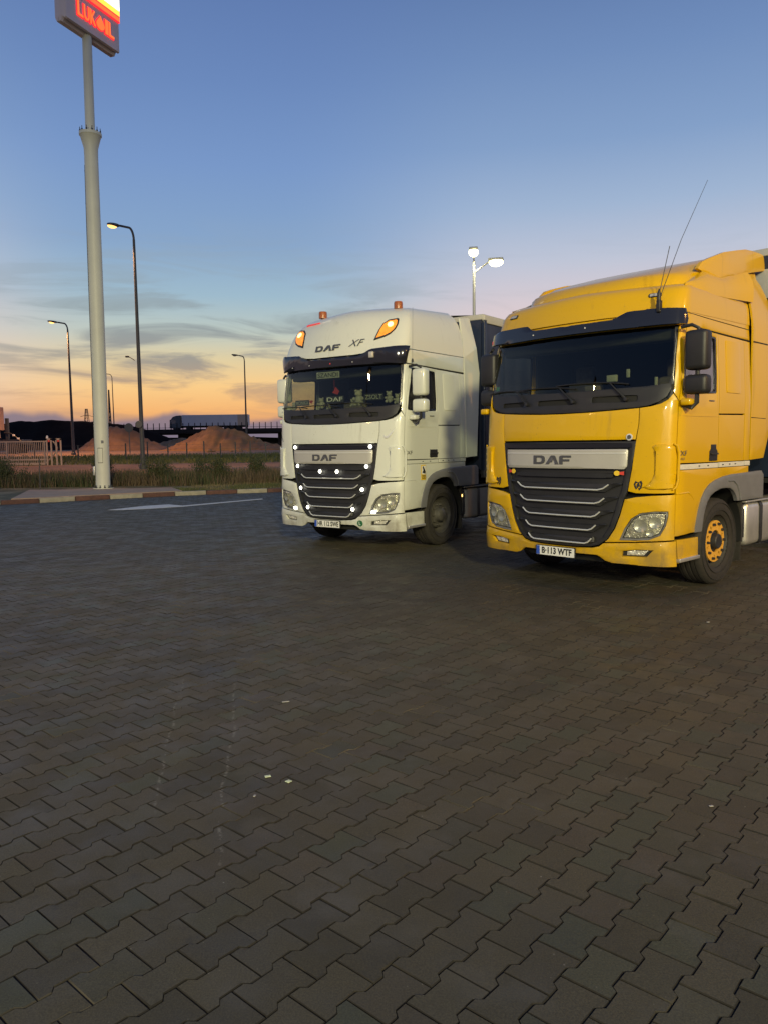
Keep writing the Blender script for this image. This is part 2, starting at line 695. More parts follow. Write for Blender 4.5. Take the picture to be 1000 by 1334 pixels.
def rrect(x0, x1, y0, y1, r, n=4):
    o = []
    for cx, cy, a in ((x1 - r, y1 - r, 0), (x0 + r, y1 - r, 90), (x0 + r, y0 + r, 180), (x1 - r, y0 + r, 270)):
        for k in range(n + 1):
            t = R(a + 90 * k / n)
            o.append((cx + r * math.cos(t), cy + r * math.sin(t)))
    return o


def decal(name, vs, fs, G, u0, z0, m, parent, off=.004, th=.003):
    """flat print (text or shape) wrapped on the surface"""
    mb = [tuple(G(u0 + x, z0 + y, off + (th if zz > 0 else 0))) for x, y, zz in vs]
    me = bpy.data.meshes.new(name)
    me.from_pydata(mb, [], fs)
    me.validate()
    return link(name, me, m, parent, False)


# heavy extended logo letters D A F, unit height
LOGO_D = ([(0, 0), (.95, 0), (1.25, .12), (1.4, .35), (1.4, .68), (1.28, .9), (1.0, 1), (0, 1)],
          [(.36, .24), (.36, .76), (.85, .76), (1.0, .68), (1.04, .5), (1.0, .33), (.85, .24)])
LOGO_A = ([(1.5, 0), (1.9, 0), (2.02, .22), (2.25, .22), (2.38, .62), (2.58, .22), (2.6, 0), (3.02, 0), (2.62, .92), (2.5, 1), (2.2, 1), (2.08, .92)], None)
LOGO_F = ([(3.12, 0), (3.5, 0), (3.5, .34), (4.25, .34), (4.25, .58), (3.5, .58), (3.5, .76), (4.42, .76), (4.42, 1), (3.3, 1), (3.12, .88)], None)


def logo(G, u0, z0, h, w, m, parent, off, th=.006):
    k = w / 4.42
    for outer, hole in (LOGO_D, LOGO_A, LOGO_F):
        oo = [(u0 - w / 2 + x * k, z0 - h / 2 + y * h) for x, y in outer]
        hh = [[(u0 - w / 2 + x * k, z0 - h / 2 + y * h) for x, y in hole]] if hole else []
        sheet('logo_letter', oo, G, m, parent, hh, off=off, th=th, du=.2, dz=.3, soft=0)


def put_text(name, txt, G, u0, z0, size, m, parent, off=.004, xs=1, shear=0, mirror=False, offset=0):
    vs, fs = text_mesh(txt, size, 0, offset, xs, 'CENTER', shear)
    if mirror:
        vs = [(-x, y, z) for x, y, z in vs]
    return decal(name, vs, fs, G, u0, z0, m, parent, off)


# ---------------------------------------------------------------- wheel
def wheel(parent, X, B, Zc, side, kind, r=.487):
    w = bpy.data.objects.new('wheel', None)
    C.objects.link(w)
    w.parent = parent
    w.location = (X, B, Zc)
    w.rotation_euler = (0, R(90) * side, 0)         # local z points outwards
    wd = .15
    pr = [(.30, wd * .9), (.33, wd), (.40, wd + .012), (.455, wd), (.478, wd * .86), (r, wd * .6)]
    for k in (-3, -1, 1, 3):
        z = k * .03
        pr += [(r, -z + .012), (r - .014, -z + .006), (r - .014, -z - .006), (r, -z - .012)]
    pr += [(r, -wd * .6), (.455, -wd), (.33, -wd), (.30, -wd * .9)]
    MB().lathe(pr, 48, close=True).build('tyre', MT['rubber'], w)
    # sidewall ribs
    mb = MB()
    for rr in (.352, .43):
        mb.lathe([(rr - .004, wd - .003), (rr, wd + .016), (rr + .006, wd + .016), (rr + .01, wd - .003)], 48, close=True)
    mb.build('sidewall_rib', MT['rubber'], w)
    rim = MB().lathe([(.302, wd * .9), (.295, wd * .55), (.27, .01), (.245, -.02), (.19, .005), (.12, .02), (.12, -.1), (.302, -.12)], 40, close=True)
    rim.build('rim', MT['steel_rim'], w)
    if kind == 'Y':
        # orange ring of ten oval holes carried in front of the rim
        n = 60
        vs, fs = [], []
        o = MB()
        holes = []
        for k in range(10):
            a = 2 * math.pi * k / 10
            holes.append([(.185 * math.cos(a) + .03 * math.cos(t) * math.cos(a) - .02 * math.sin(t) * math.sin(a),
                           .185 * math.sin(a) + .03 * math.cos(t) * math.sin(a) + .02 * math.sin(t) * math.cos(a))
                          for t in [2 * math.pi * q / 8 for q in range(8)]])
        outer = [(.235 * math.cos(2 * math.pi * q / n), .235 * math.sin(2 * math.pi * q / n)) for q in range(n)]
        inner = [(.125 * math.cos(2 * math.pi * q / 30), .125 * math.sin(2 * math.pi * q / 30)) for q in range(30)]
        GG = lambda u, z, off=0: Vector((u, z, .115 + off))
        sheet('wheel_ring', outer, GG, MT['ringorange'], w, [inner] + holes, 0, .02, 9, 9, .002)
        hub = MB().lathe([(0, .16), (.075, .16), (.085, .15), (.09, .1), (.12, .09), (.12, 0), (0, 0)], 28)
        hub.build('hub', MT['dark_metal'], w)
        nut = MB().lathe([(0, .035), (.014, .03), (.016, 0), (0, 0)], 6).mesh('nut')
        nut.materials.append(MT['dark_metal'])
        for k in range(10):
            a = 2 * math.pi * (k + .5) / 10
            q = link('wheel_nut', nut, None, w, False)
            q.location = (.2 * math.cos(a), .2 * math.sin(a), .115)
    else:
        hub = MB().lathe([(0, .17), (.08, .165), (.1, .15), (.115, .08), (.2, .06), (.215, .02), (.2, 0), (0, 0)], 32)
        hub.build('hub', MT['steel_rim'], w)
        nut = MB().lathe([(0, .06), (.012, .055), (.017, .03), (.017, 0), (0, 0)], 6).mesh('nut')
        nut.materials.append(MT['steel_rim'])
        for k in range(10):
            a = 2 * math.pi * (k + .5) / 10
            q = link('wheel_nut', nut, None, w, False)
            q.location = (.168 * math.cos(a), .168 * math.sin(a), .055)
    return w


# ---------------------------------------------------------------- truck
def build_truck(kind, label, loc, yaw):
    white = kind == 'W'
    P = MT['white'] if white else MT['yellow']
    G = make_G(SBW, WSW) if white else make_G(SBY, WSY)
    t = thing('articulated_truck_cab', label, 'truck', loc, -yaw, 'tractor units parked side by side')
    BK, GP, DM = MT['black_plastic'], MT['grey_plastic'], MT['dark_metal']
    ub = lambda b: b + KU
    # --- lower front -----------------------------------------------------
    gr = [(-.872, 1.622), (-.825, 1.32), (-.788, 1.10), (-.755, 1.015), (-.71, .85), (-.655, .70), (-.58, .58), (-.49, .515), (-.40, .49), (-.2, .475),
          (.2, .475), (.40, .49), (.49, .515), (.58, .58), (.655, .70), (.71, .85), (.755, 1.015), (.788, 1.10), (.825, 1.32), (.872, 1.622)][::-1]
    gr = gr[::-1]
    sheet('grille_frame', gr, G, BK, t, off=-.035, th=.02)
    # bevelled frame rim standing proud round the grille
    inner = [(x * .93, .49 + (z - .49) * .962 + .022) for x, z in gr]
    sheet('grille_surround', gr, G, MT['grey_plastic'] if False else BK, t, [inner[::-1]], off=-.004, th=.03)
    # top strip with small lip
    sheet('grille_top_strip', rrect(-.83, .83, 1.555, 1.60, .01), G, MT['black_gloss'], t, off=.002, th=.03)
    pn = [(-.755, 1.33), (.755, 1.33), (.785, 1.36), (.79, 1.525), (.78, 1.54), (-.78, 1.54), (-.79, 1.525), (-.785, 1.36)]
    sheet('badge_panel', pn, G, MT['silver'], t, off=.018, th=.035, soft=.008)
    sheet('badge_panel_ridge', rrect(-.775, .775, 1.492, 1.504, .004), G, MT['chrome'], t, off=.023, th=.012)
    logo(G, -.09 if not white else -.07, 1.425, .098, .50, MT['grey_print'], t, .026, .009)
    # upper louvre
    sheet('grille_slat', rrect(-.64, .64, 1.235, 1.285, .02), G, BK, t, off=.004, th=.035, soft=.012)
    # five slats each with a chrome bar turned up at its ends
    for k in range(5):
        zt = 1.165 - k * .1465
        hw = .60 - k * .045
        zb = zt - .07
        w2 = float(np.interp(zb, [.5, .7, 1.02, 1.3], [.43, .62, .72, .78]))
        sl = [(-w2, zb + .075), (-hw - .015, zb + .03), (-hw + .05, zb - .012), (hw - .05, zb - .012), (hw + .015, zb + .03), (w2, zb + .075),
              (w2 - .02, zb + .095), (hw - .01, zb + .075), (-hw + .01, zb + .075), (-w2 + .02, zb + .095)]
        sheet('grille_slat', sl, G, BK, t, off=.004 + .002 * k % 3 * 0, th=.05, soft=.012)
        pts = []
        for q in range(21):
            a = -1 + q / 10
            x = a * (hw - .005)
            lift = max(0, (abs(a) - .82) / .18)
            pts.append(G(x, zb + .012 + .058 * lift ** 1.6, .016))
        MB().tube(pts, .0085, 6).build('chrome_bar', MT['chrome'], t)
    # hood
    hood = [(-.862, 1.640), (.862, 1.640), (.885, 1.80), (.885, 1.962), (.6, 1.945), (.3, 1.932), (0, 1.928), (-.3, 1.932), (-.6, 1.945), (-.885, 1.962), (-.885, 1.80)]
    sheet('hood', hood, G, P, t, off=0, th=.02, soft=.005)
    for s in (1, -1):
        f = (lambda p: p) if s > 0 else mir
        wing = [(.798, 1.102), (.88, 1.082), (1.07, 1.080), (1.272, 1.088), (1.279, 1.3), (1.279, 2.02), (1.215, 2.10), (1.17, 2.04), (1.10, 2.0), (1.0, 1.975), (.893, 1.963), (.893, 1.80), (.87, 1.62), (.835, 1.33)]
        sheet('front_wing', f(wing), G, P, t, off=0, th=.02, soft=.005)
        # raised air duct over the wing
        duct = smooth_poly([(.93, 1.13), (1.24, 1.12), (1.279, 1.2), (1.279, 1.54), (1.2, 1.585), (1.03, 1.585), (1.075, 1.50), (1.078, 1.32), (1.04, 1.2)], 1)
        sheet('air_duct', f(duct), G, P, t, off=.028, th=.03, soft=.018, du=.04, dz=.08)
        # rounded corner vane with a vertical slot behind it
        mb = MB()
        prof = [(1.24, 1.12), (1.275, 1.15), (1.295, 1.22), (1.295, 1.5), (1.275, 1.57), (1.24, 1.59)]
        pts = [G(s * u, z, .016) for u, z in prof]
        mb.tube(pts, [.008, .013, .016, .016, .013, .008], 8)
        mb.build('corner_vane', P, t)
        if s < 0:
            for q in range(5):
                z = 1.2 + q * .075
                sheet('duct_slot', f(rrect(1.19, 1.262, z, z + .05, .008)), G, BK, t, off=.033, th=.01, soft=.001)
        # A-pillar
        pil = [(1.222, 2.11), (1.279, 2.035), (1.285, 2.10), (1.345, 2.80), (1.24, 2.80), (1.225, 2.5)]
        sheet('a_pillar', f(pil), G, P, t, off=0, th=.03, soft=.006)
        # headlight panel with a hole for the lamp
        hl = [(1.205, .895), (1.08, .893), (.93, .868), (.84, .81), (.77, .70), (.722, .585), (.87, .588), (1.02, .602), (1.13, .65), (1.185, .75), (1.207, .85)]
        cx = sum(p[0] for p in hl) / len(hl)
        cz = sum(p[1] for p in hl) / len(hl)
        big = [(cx + (x - cx) * 1.03, cz + (z - cz) * 1.04) for x, z in hl]
        hp = [(.768, 1.012), (.88, 1.038), (1.05, 1.058), (1.279, 1.070), (1.279, .605), (1.1, .59), (.9, .572), (.56, .55), (.600, .585), (.672, .70), (.726, .85)]
        sheet('headlight_panel', f(hp), G, P, t, [f(big[::-1])], off=.006, th=.03, soft=.006)
        r1 = sheet('headlight', f(hl), G, MT['dark_metal'], t, off=-.055, th=.01)
        rimh = [(cx + (x - cx) * .93, cz + (z - cz) * .9) for x, z in hl]
        sheet('headlight_bezel', f(big), G, MT['grey_plastic'], r1, [f(rimh[::-1])], off=-.008, th=.04, soft=.01)
        lens2 = [(cx + (x - cx) * .9, cz + (z - cz) * .86) for x, z in hl]
        sheet('reflector', f(lens2), G, MT['lens'], r1, off=-.04, th=.006, du=.03, dz=.03)
        for (lx, lz, lr) in ((1.08, .78, .062), (.93, .74, .068), (1.03, .67, .04)):
            p0 = G(s * lx, lz, -.036)
            n = (G(s * lx, lz, 0) - p0).normalized()
            M = Matrix.Translation(p0) @ n.to_track_quat('Z', 'Y').to_matrix().to_4x4()
            MB().lathe([(lr, 0), (lr, .018), (lr * .8, .014), (lr * .5, .004), (0, .001)], 18, M).build('lamp_bowl', MT['chrome'], r1)
        sheet('headlight_lens', f(lens2), G, MT['lensglass'], r1, off=-.002, th=.003)
        # corner of DRL
        if white:
            sheet('running_light', f([(.745, .592), (.83, .594), (.842, .625), (.81, .64), (.763, .63)]), G, MT['led'], r1, off=.004, th=.01)
        # lower bumper
        lb = [(.0, .462), (.2, .462), (.41, .474), (.50, .497), (.548, .536), (.9, .560), (1.1, .578), (1.288, .592), (1.292, .45), (1.292, .33), (1.1, .322), (.9, .328), (.62, .335), (.56, .350), (.50, .392), (.46, .405), (.0, .408)]
        fogo = [(1.075, .498), (.90, .490), (.755, .470), (.745, .41), (1.0, .418)]
        sheet('bumper', f(lb), G, P, t, [f(fogo[::-1])], off=.022, th=.04, soft=.008)
        fo = sheet('fog_light', f(fogo), G, MT['dark_metal'], t, off=-.014, th=.01)
        sheet('fog_light_lens', f([(1.02, .486), (.90, .48), (.80, .466), (.795, .425), (.97, .432)]), G, MT['lens'], fo, off=-.002, th=.008, du=.03, dz=.03)
        # step box below the door
        st = [(ub(.30), .60), (ub(.765), .592), (ub(.77), .37), (ub(.32), .352)]
        sheet('step_box', f(st), G, P, t, off=-.004, th=.04, soft=.006)
        mb = MB()
        a = G(s * ub(.315), .37)
        mb.box(min(s * 1.10, s * 1.262), max(s * 1.10, s * 1.262), .33, .78, .362, .40, bev=.006)
        mb.build('step_tread', MT['alu'], t)
    # dark air intake below the bumper
    sheet('lower_intake', [(-.52, .30), (.48, .29), (.58, .34), (.6, .43), (-.6, .43), (-.58, .34)], G, MT['underbody'], t, off=-.10, th=.02)
    # windscreen: lower black apron + glass
    wlow = [(-1.205, 2.30), (-1.195, 2.165), (-1.15, 2.075), (-1.08, 2.025), (-.98, 1.99), (-.87, 1.972), (-.6, 1.957), (-.3, 1.942), (0, 1.938),
            (.3, 1.942), (.6, 1.957), (.87, 1.972), (.98, 1.99), (1.08, 2.025), (1.15, 2.075), (1.195, 2.165), (1.205, 2.30)]
    apron = wlow + [(1.19, 2.30), (1.165, 2.205), (.9, 2.185), (0, 2.165), (-.9, 2.185), (-1.165, 2.205), (-1.19, 2.30)]
    slots = [rrect(-.93, -.56, 2.035, 2.09, .02, 2), rrect(-.34, .14, 2.03, 2.09, .02, 2), rrect(.36, .86, 2.035, 2.10, .02, 2)]
    sheet('windscreen_apron', apron, G, BK, t, [q[::-1] for q in slots], off=-.008, th=.02)
    for q in slots:
        sheet('apron_recess', [((x - (q[0][0] + q[6][0]) / 2) * 1.06 + (q[0][0] + q[6][0]) / 2, z) for x, z in q], G, MT['underbody'], t, off=-.03, th=.01)
    gl = [(-1.19, 2.30), (-1.165, 2.205), (-.9, 2.185), (0, 2.165), (.9, 2.185), (1.165, 2.205), (1.19, 2.30), (1.215, 2.795), (-1.215, 2.795)]
    sheet('windscreen', gl, G, MT['glass'], t, off=-.012, th=.006, soft=0)
    for s in (1, -1):
        f = (lambda p: p) if s > 0 else mir
        sheet('windscreen_edge', f([(1.19, 2.2), (1.215, 2.2), (1.232, 2.8), (1.195, 2.8)]), G, MT['black_gloss'], t, off=-.006, th=.01)
    for (u0, u1, z1) in ((-.62, -1.12, 2.215), (.02, -.55, 2.215), (.62, .0, 2.235)):
        mb = MB()
        a0 = G(u0 + .13, 2.055, .02)
        a1 = G(u0 - .06, z1, .018)
        mb.tube([a0, a0.lerp(a1, .5) + Vector((0, -.01, 0)), a1], [.014, .010, .007], 6)
        mb.tube([G(u0 - .06 + (u1 - u0) * q / 8 * 1.05, z1 + .004 + .01 * math.sin(q / 8 * math.pi), .012) for q in range(9)], .0075, 6)
        mb.tube([G(u0 - .06 + (.2) * q / 3, z1 + .004 - .008 * q, .012) for q in range(4)], .0075, 6)
        mb.lathe([(0, .04), (.02, .035), (.022, 0), (0, 0)], 10, Matrix.Translation(G(u0 + .13, 2.055, .0)) @ Vector((0, -1, .1)).to_track_quat('Z', 'Y').to_matrix().to_4x4())
        mb.build('wiper', BK, t)
    # --- side ------------------------------------------------------------
    for s in (1, -1):
        f = (lambda p: p) if s > 0 else mir
        win = smooth_poly([(ub(.325), 2.11), (ub(1.10), 2.115), (ub(1.14), 2.15), (ub(1.15), 2.70), (ub(1.13), 2.735), (ub(.42), 2.752), (ub(.385), 2.73), (ub(.30), 2.15)], 1)
        door = [(1.287, 1.392), (2.205, 1.385), (2.212, 2.768), (1.354, 2.795), (1.293, 2.10), (1.287, 2.03)]
        sheet('door', f(door), G, P, t, [f(win[::-1])], off=.0, th=.03, du=.12, dz=.15, soft=.005)
        wn = sheet('side_window', f(win), G, MT['sideglass'], t, off=-.022, th=.005, du=.2, dz=.3, soft=0)
        c_x = sum(p[0] for p in win) / len(win)
        c_z = sum(p[1] for p in win) / len(win)
        inn = [(c_x + (x - c_x) * .93, c_z + (z - c_z) * .925) for x, z in win]
        sheet('window_rubber', f(win), G, MT['black_gloss'], wn, [f(inn[::-1])], off=-.004, th=.02, du=.2, dz=.3)
        # sleeper wall panels
        sheet('sleeper_panel', f([(2.22, 1.91), (2.885, 1.92), (2.885, 2.748), (2.22, 2.766)]), G, P, t, off=0, th=.03, du=.3, dz=.3, soft=.005)
        sheet('sleeper_panel', f([(2.892, 1.385), (3.04, 1.382), (3.04, 2.742), (2.892, 2.748)]), G, P, t, off=0, th=.03, du=.3, dz=.3, soft=.005)
        sheet('side_recess', f(rrect(ub(1.36), ub(1.74), 2.14, 2.715, .03)), G, P, t, off=.009, th=.012, du=.3, dz=.3, soft=.006)
        sheet('locker_door', f([(2.22, 1.385), (2.88, 1.383), (2.88, 1.902), (2.22, 1.895)]), G, P, t, off=-.001, th=.03, du=.3, dz=.3, soft=.005)
        # swage line across the door
        sheet('door_crease', f(rrect(1.30, 2.19, 1.872, 1.885, .004)), G, P, t, off=.005, th=.008, du=.2)
        # stripe
        for a, b in ((1.295, 2.19), (2.225, 2.88), (2.90, 3.04 if not white else 3.03)):
            st_ = sheet('side_stripe', f([(a, 1.325), (b, 1.323), (b, 1.375), (a, 1.377)]), G, MT['stripe_white'] if not white else P, t, off=.008, th=.02, du=.3, soft=.002)
        for bx in (1.72, 1.93, 2.30, 2.47, 2.62):
            sheet('stripe_bolt', f(rrect(bx, bx + .035, 1.345, 1.357, .003)), G, MT['black_print'], t, off=.0095, th=.004, soft=0)
        # lower body with the wheel arch cut out
        low = [(1.287, 1.318), (3.03, 1.316), (3.03, 1.245), (ub(1.51), 1.228), (ub(1.30), 1.212), (ub(1.12), 1.182), (ub(.99), 1.145), (ub(.88), 1.085), (ub(.80), 1.0), (ub(.735), .88),
               (ub(.69), .76), (ub(.66), .655), (ub(.25), .640), (1.287, .66)]
        sheet('lower_body', f(low), G, P, t, off=0, th=.03, du=.12, dz=.2, soft=.005)
        sheet('lower_crease', f([(1.29, 1.085), (1.52, 1.092), (1.60, 1.05), (1.64, 1.0), (1.60, 1.035), (1.51, 1.078), (1.29, 1.070)]), G, P, t, off=.006, th=.01)
        # fender trim
        fo_ = [(ub(.655), .65), (ub(.69), .76), (ub(.735), .885), (ub(.80), 1.005), (ub(.88), 1.09), (ub(.99), 1.15), (ub(1.12), 1.187), (ub(1.30), 1.217), (ub(1.51), 1.233), (ub(2.36), 1.25), (ub(2.43), 1.20), (ub(2.43), .92),
               (ub(1.70), .925), (ub(1.66), .99), (ub(1.59), 1.045), (ub(1.48), 1.085), (ub(1.30), 1.09), (ub(1.14), 1.07), (ub(1.0), 1.02), (ub(.91), .94), (ub(.85), .82), (ub(.81), .65)]
        sheet('fender_trim', f(fo_), G, GP, t, off=.018, th=.05, du=.12, dz=.2, soft=.008)
        pts = [G(s * ub(b), z, .02) for b, z in ((1.42, 1.17), (1.56, 1.165), (1.66, 1.11), (1.73, 1.02), (1.76, .94))]
        MB().tube(pts, .012, 6).build('fender_rib', GP, t)
        # handle
        hb = [(ub(.97), 1.40), (ub(1.15), 1.40), (ub(1.155), 1.50), (ub(1.12), 1.53), (ub(1.12), 1.575), (ub(1.0), 1.575), (ub(1.0), 1.53), (ub(.965), 1.50)]
        if white:
            hb = rrect(ub(.93), ub(1.14), 1.41, 1.53, .012)
        h_ = sheet('door_handle', f(hb), G, BK, t, off=.010, th=.02, du=.3)
        sheet('handle_grip', f(rrect(ub(.98), ub(1.14), 1.465, 1.483, .006)), G, MT['dark_metal'], h_, off=.03, th=.014)
        # model lettering
        put_text('side_lettering', 'XF', G, s * 1.39, 1.49, .075, MT['grey_print'], t, .006, 1.5)
        put_text('side_lettering', '460', G, s * 1.37, 1.435, .04, MT['grey_print'], t, .006, 1.2) if not white else None
        sheet('door_badge', f(rrect(1.95, 2.08, 2.035, 2.048, .003)), G, MT['grey_print'], t, off=.006, th=.004)
        # mirrors
        X = 1.40 if white else 1.385
        if s < 0:
            X -= .08 if white else .12
        mm_ = P if white else MT['black_plastic']
        yy = .46 if white else .36
        mr = bpy.data.objects.new('mirror', None)
        C.objects.link(mr)
        mr.parent = t
        MB().box(s * X - .115, s * X + .115, yy - .075, yy + .085, 2.325, 2.72, bev=.045).build('mirror_housing', mm_, mr)
        MB().box(s * X - .12, s * X + .12, yy - .07, yy + .085, 2.085, 2.28, bev=.045).build('mirror_housing', mm_, mr)
        MB().box(s * X - .095, s * X + .095, yy + .082, yy + .088, 2.35, 2.69).build('mirror_glass', MT['mirror'], mr)
        ar = MB().tube([(s * 1.25, yy - .02, 1.985), (s * (X - .04), yy - .03, 1.95), (s * X, yy, 2.0), (s * X, yy, 2.34)], .022, 8)
        ar.build('mirror_arm', BK, mr)
        MB().tube([(s * 1.22, yy - .03, 2.76), (s * (X - .06), yy - .02, 2.775), (s * X, yy, 2.74), (s * X, yy, 2.66)], .018, 8).build('mirror_arm', BK, mr)
        MB().box(min(s * 1.25, s * 1.36), max(s * 1.25, s * 1.36), yy - .09, yy + .09, 1.975, 2.045, bev=.02).build('mirror_bracket', P, mr)
        # wheels
        wheel(t, s * 1.06, 1.335, .487, s, kind)
        # mudflap, wheelhouse
        MB().box(min(s * .86, s * 1.2), max(s * .86, s * 1.2), 1.955, 1.975, .20, .95, bev=.004).build('mudflap', MT['rubber'], t)
        mb = MB()
        vs, fs = [], []
        for q in range(15):
            a = R(-10 + 200 * q / 14)
            for xx in (.80, 1.215):
                vs.append((s * xx, 1.335 + .60 * math.cos(a), .53 + .56 * math.sin(a)))
        for q in range(14):
            fs.append((2 * q, 2 * q + 1, 2 * q + 3, 2 * q + 2))
        mb.add(vs, fs)
        mb.box(min(s * .78, s * .80), max(s * .78, s * .80), .7, 2.0, .4, 1.15)
        mb.build('wheelhouse', MT['underbody'], t)
        # tank and battery box behind the wheel
        bb = MB().box(min(s * .55, s * 1.16), max(s * .55, s * 1.16), 1.99, 2.12, .40, .86, bev=.012)
        bb.box(min(s * .55, s * 1.19), max(s * .55, s * 1.19), 2.02, 2.08, .46, .80, bev=.008)
        bb.build('battery_box', DM, t)
        tk = MB().box(min(s * .5, s * 1.2), max(s * .5, s * 1.2), 2.14, 3.5, .345, .875, bev=.07)
        tk.build('fuel_tank', MT['alu'] if not white else MT['grey_plastic'], t)
        MB().box(min(s * 1.0, s * 1.23), max(s * 1.0, s * 1.23), 2.02, 3.5, .878, .90, bev=.006).build('tank_step', MT['alu'] if not white else GP, t)
        for yb in (2.5, 3.1):
            MB().box(min(s * .49, s * 1.21), max(s * .49, s * 1.21), yb, yb + .05, .335, .885, bev=.07).build('tank_strap', DM, t)
    if white:
        MB().box(1.17, 1.19, 1.985, 2.02, .73, .77, bev=.004).build('side_marker', MT['ledwarm'], t)
    # --- inner shell, floor and back wall ---------------------------------
    shell = MB()
    shell.box(-1.16, 1.16, .30, 1.95, 1.18, 1.24)
    shell.box(-1.18, 1.18, 1.94, 1.99, .95, 3.0)
    shell.box(-.78, .78, .22, 1.95, .42, 1.18)
    shell.box(-1.0, 1.0, .215, .30, .36, 1.85)
    for s in (1, -1):
        shell.box(min(s * 1.165, s * 1.195), max(s * 1.165, s * 1.195), .42, 2.0, 1.1, 2.07)
        shell.box(min(s * 1.13, s * 1.16), max(s * 1.13, s * 1.16), 1.16, 2.0, 2.07, 2.85)
    shell.box(-1.1, 1.1, .46, 1.95, 2.84, 2.86)
    shell.build('inner_shell', MT['seam'], t)
    dash = MB().box(-1.14, 1.14, .27, .72, 1.80, 2.06, bev=.05)
    dash.box(-.25, .35, .60, .85, 1.6, 2.02, bev=.04)
    dash.build('dashboard', MT['interior'], t)
    for s in (1, -1):
        st = MB().box(s * .62 - .24, s * .62 + .24, 1.05, 1.5, 1.55, 1.72, bev=.05)
        st.box(s * .62 - .24, s * .62 + .24, 1.42, 1.56, 1.66, 2.38, bev=.06)
        st.box(s * .62 - .13, s * .62 + .13, 1.44, 1.54, 2.36, 2.58, bev=.04)
        st.build('seat', MT['seatcloth'], t)
    sw = MB()
    M = Matrix.Translation((.62, .86, 2.07)) @ Matrix.Rotation(R(35), 4, 'X')
    sw.lathe([(.205, -.012), (.22, -.014), (.232, 0), (.22, .014), (.205, .012)], 28, M, close=True)
    sw.box(-.2, .2, -.03, .03, -.01, .01, M)
    sw.lathe([(0, .02), (.06, .02), (.06, -.1), (0, -.1)], 14, M)
    sw.build('steering_wheel', MT['interior'], t)
    sh = MB().box(-1.1, 1.1, .42, .62, 2.66, 2.83, bev=.03)
    sh.build('overhead_shelf', MT['interior'], t)
    MB().box(-1.1, 1.1, 1.7, 1.93, 1.9, 2.02, bev=.03).build('bunk', MT['seatcloth'], t)
    # chassis
    ch = MB()
    for s in (1, -1):
        ch.box(s * .43 - .04, s * .43 + .04, .3, 6.2, .72, .98)
    for yb in (2.2, 3.6, 4.6, 5.8):
        ch.box(-.43, .43, yb, yb + .1, .75, .93)
    ch.box(-.5, .5, 4.5, 5.3, 1.0, 1.12)
    ch.build('chassis', DM, t)
    for s in (1, -1):
        wheel(t, s * .98, 5.1, .487, s, 'W')
    # --- roof --------------------------------------------------------------
    umax = ub(2.03)
    us = sorted(set([0, .2, .4, .6, .75, .9, 1.0, 1.06, 1.12, 1.16, 1.2, 1.23, 1.26, 1.29, 1.32, 1.36, 1.4, 1.47, 1.6, 1.8, 2.1, 2.5, 2.8, umax]))
    us = [-u for u in us[:0:-1]] + us
    if white:
        zs = [3.02, 3.045, 3.1, 3.15, 3.2, 3.27, 3.35, 3.42, 3.49, 3.55, 3.6, 3.64, 3.68]
    else:
        zs = [2.937, 2.95, 3.0, 3.06, 3.12, 3.17, 3.205, 3.23, 3.25]
    rows = []
    for z in zs:
        row = []
        for u in us:
            p = G(u, z)
            if white:
                k = max(0, min(1, (z - 3.1) / .58))
                p.z += .085 * k * max(0, min(1.2, (p.y - .5) / 1.6)) - .0 * k
                p.z += .03 * k * max(0, 1 - abs(u) / 1.1)
                if z < 3.1:       # lower lip dips towards the middle
                    q = max(0, min(1, (.74 - abs(u)) / .22))
                    q = q * q * (3 - 2 * q)
                    p.z -= (3.1 - z) / .08 * .05 * q
            else:
                k = max(0, min(1, (z - 3.0) / .25))
                p.z += .02 * k * max(0, 1 - abs(u) / 1.2)
            row.append(p)
        rows.append(row)
    vs = [tuple(p) for r_ in rows for p in r_]
    n = len(us)
    fs = [(i * n + j, i * n + j + 1, (i + 1) * n + j + 1, (i + 1) * n + j) for i in range(len(rows) - 1) for j in range(n - 1)]
    # crown: join mirrored points of the last row
    last = rows[-1]
    half = n // 2
    cols = 9
    idx = {}
    for a in range(half + 1):
        L_, R_ = last[half - a], last[half + a]
        for c in range(cols):
            f_ = c / (cols - 1)
            if c == 0:
                idx[a, c] = (len(rows) - 1) * n + half - a
            elif c == cols - 1:
                idx[a, c] = (len(rows) - 1) * n + half + a
            elif a == 0:
                idx[a, c] = (len(rows) - 1) * n + half
            else:
                p = L_.lerp(R_, f_)
                p.z += (.05 if white else .03) * (1 - (2 * f_ - 1) ** 2) * min(1, a / 8)
                idx[a, c] = len(vs)
                vs.append(tuple(p))
    for a in range(half):
        for c in range(cols - 1):
            q = [idx[a, c], idx[a, c + 1], idx[a + 1, c + 1], idx[a + 1, c]]
            qq = []
            for i in q:
                if i not in qq:
                    qq.append(i)
            if len(qq) > 2:
                fs.append(tuple(qq))
    # back wall
    back = [r_[0] for r_ in rows], [r_[-1] for r_ in rows]
    b0 = len(vs)
    for l_, r_ in zip(*back):
        vs += [tuple(l_), tuple(r_)]
    for i in range(len(rows) - 1):
        fs.append((b0 + 2 * i, b0 + 2 * i + 1, b0 + 2 * i + 3, b0 + 2 * i + 2))
    mb = MB()
    mb.add(vs, fs)
    rf = mb.build('roof', P, t, True, 50)
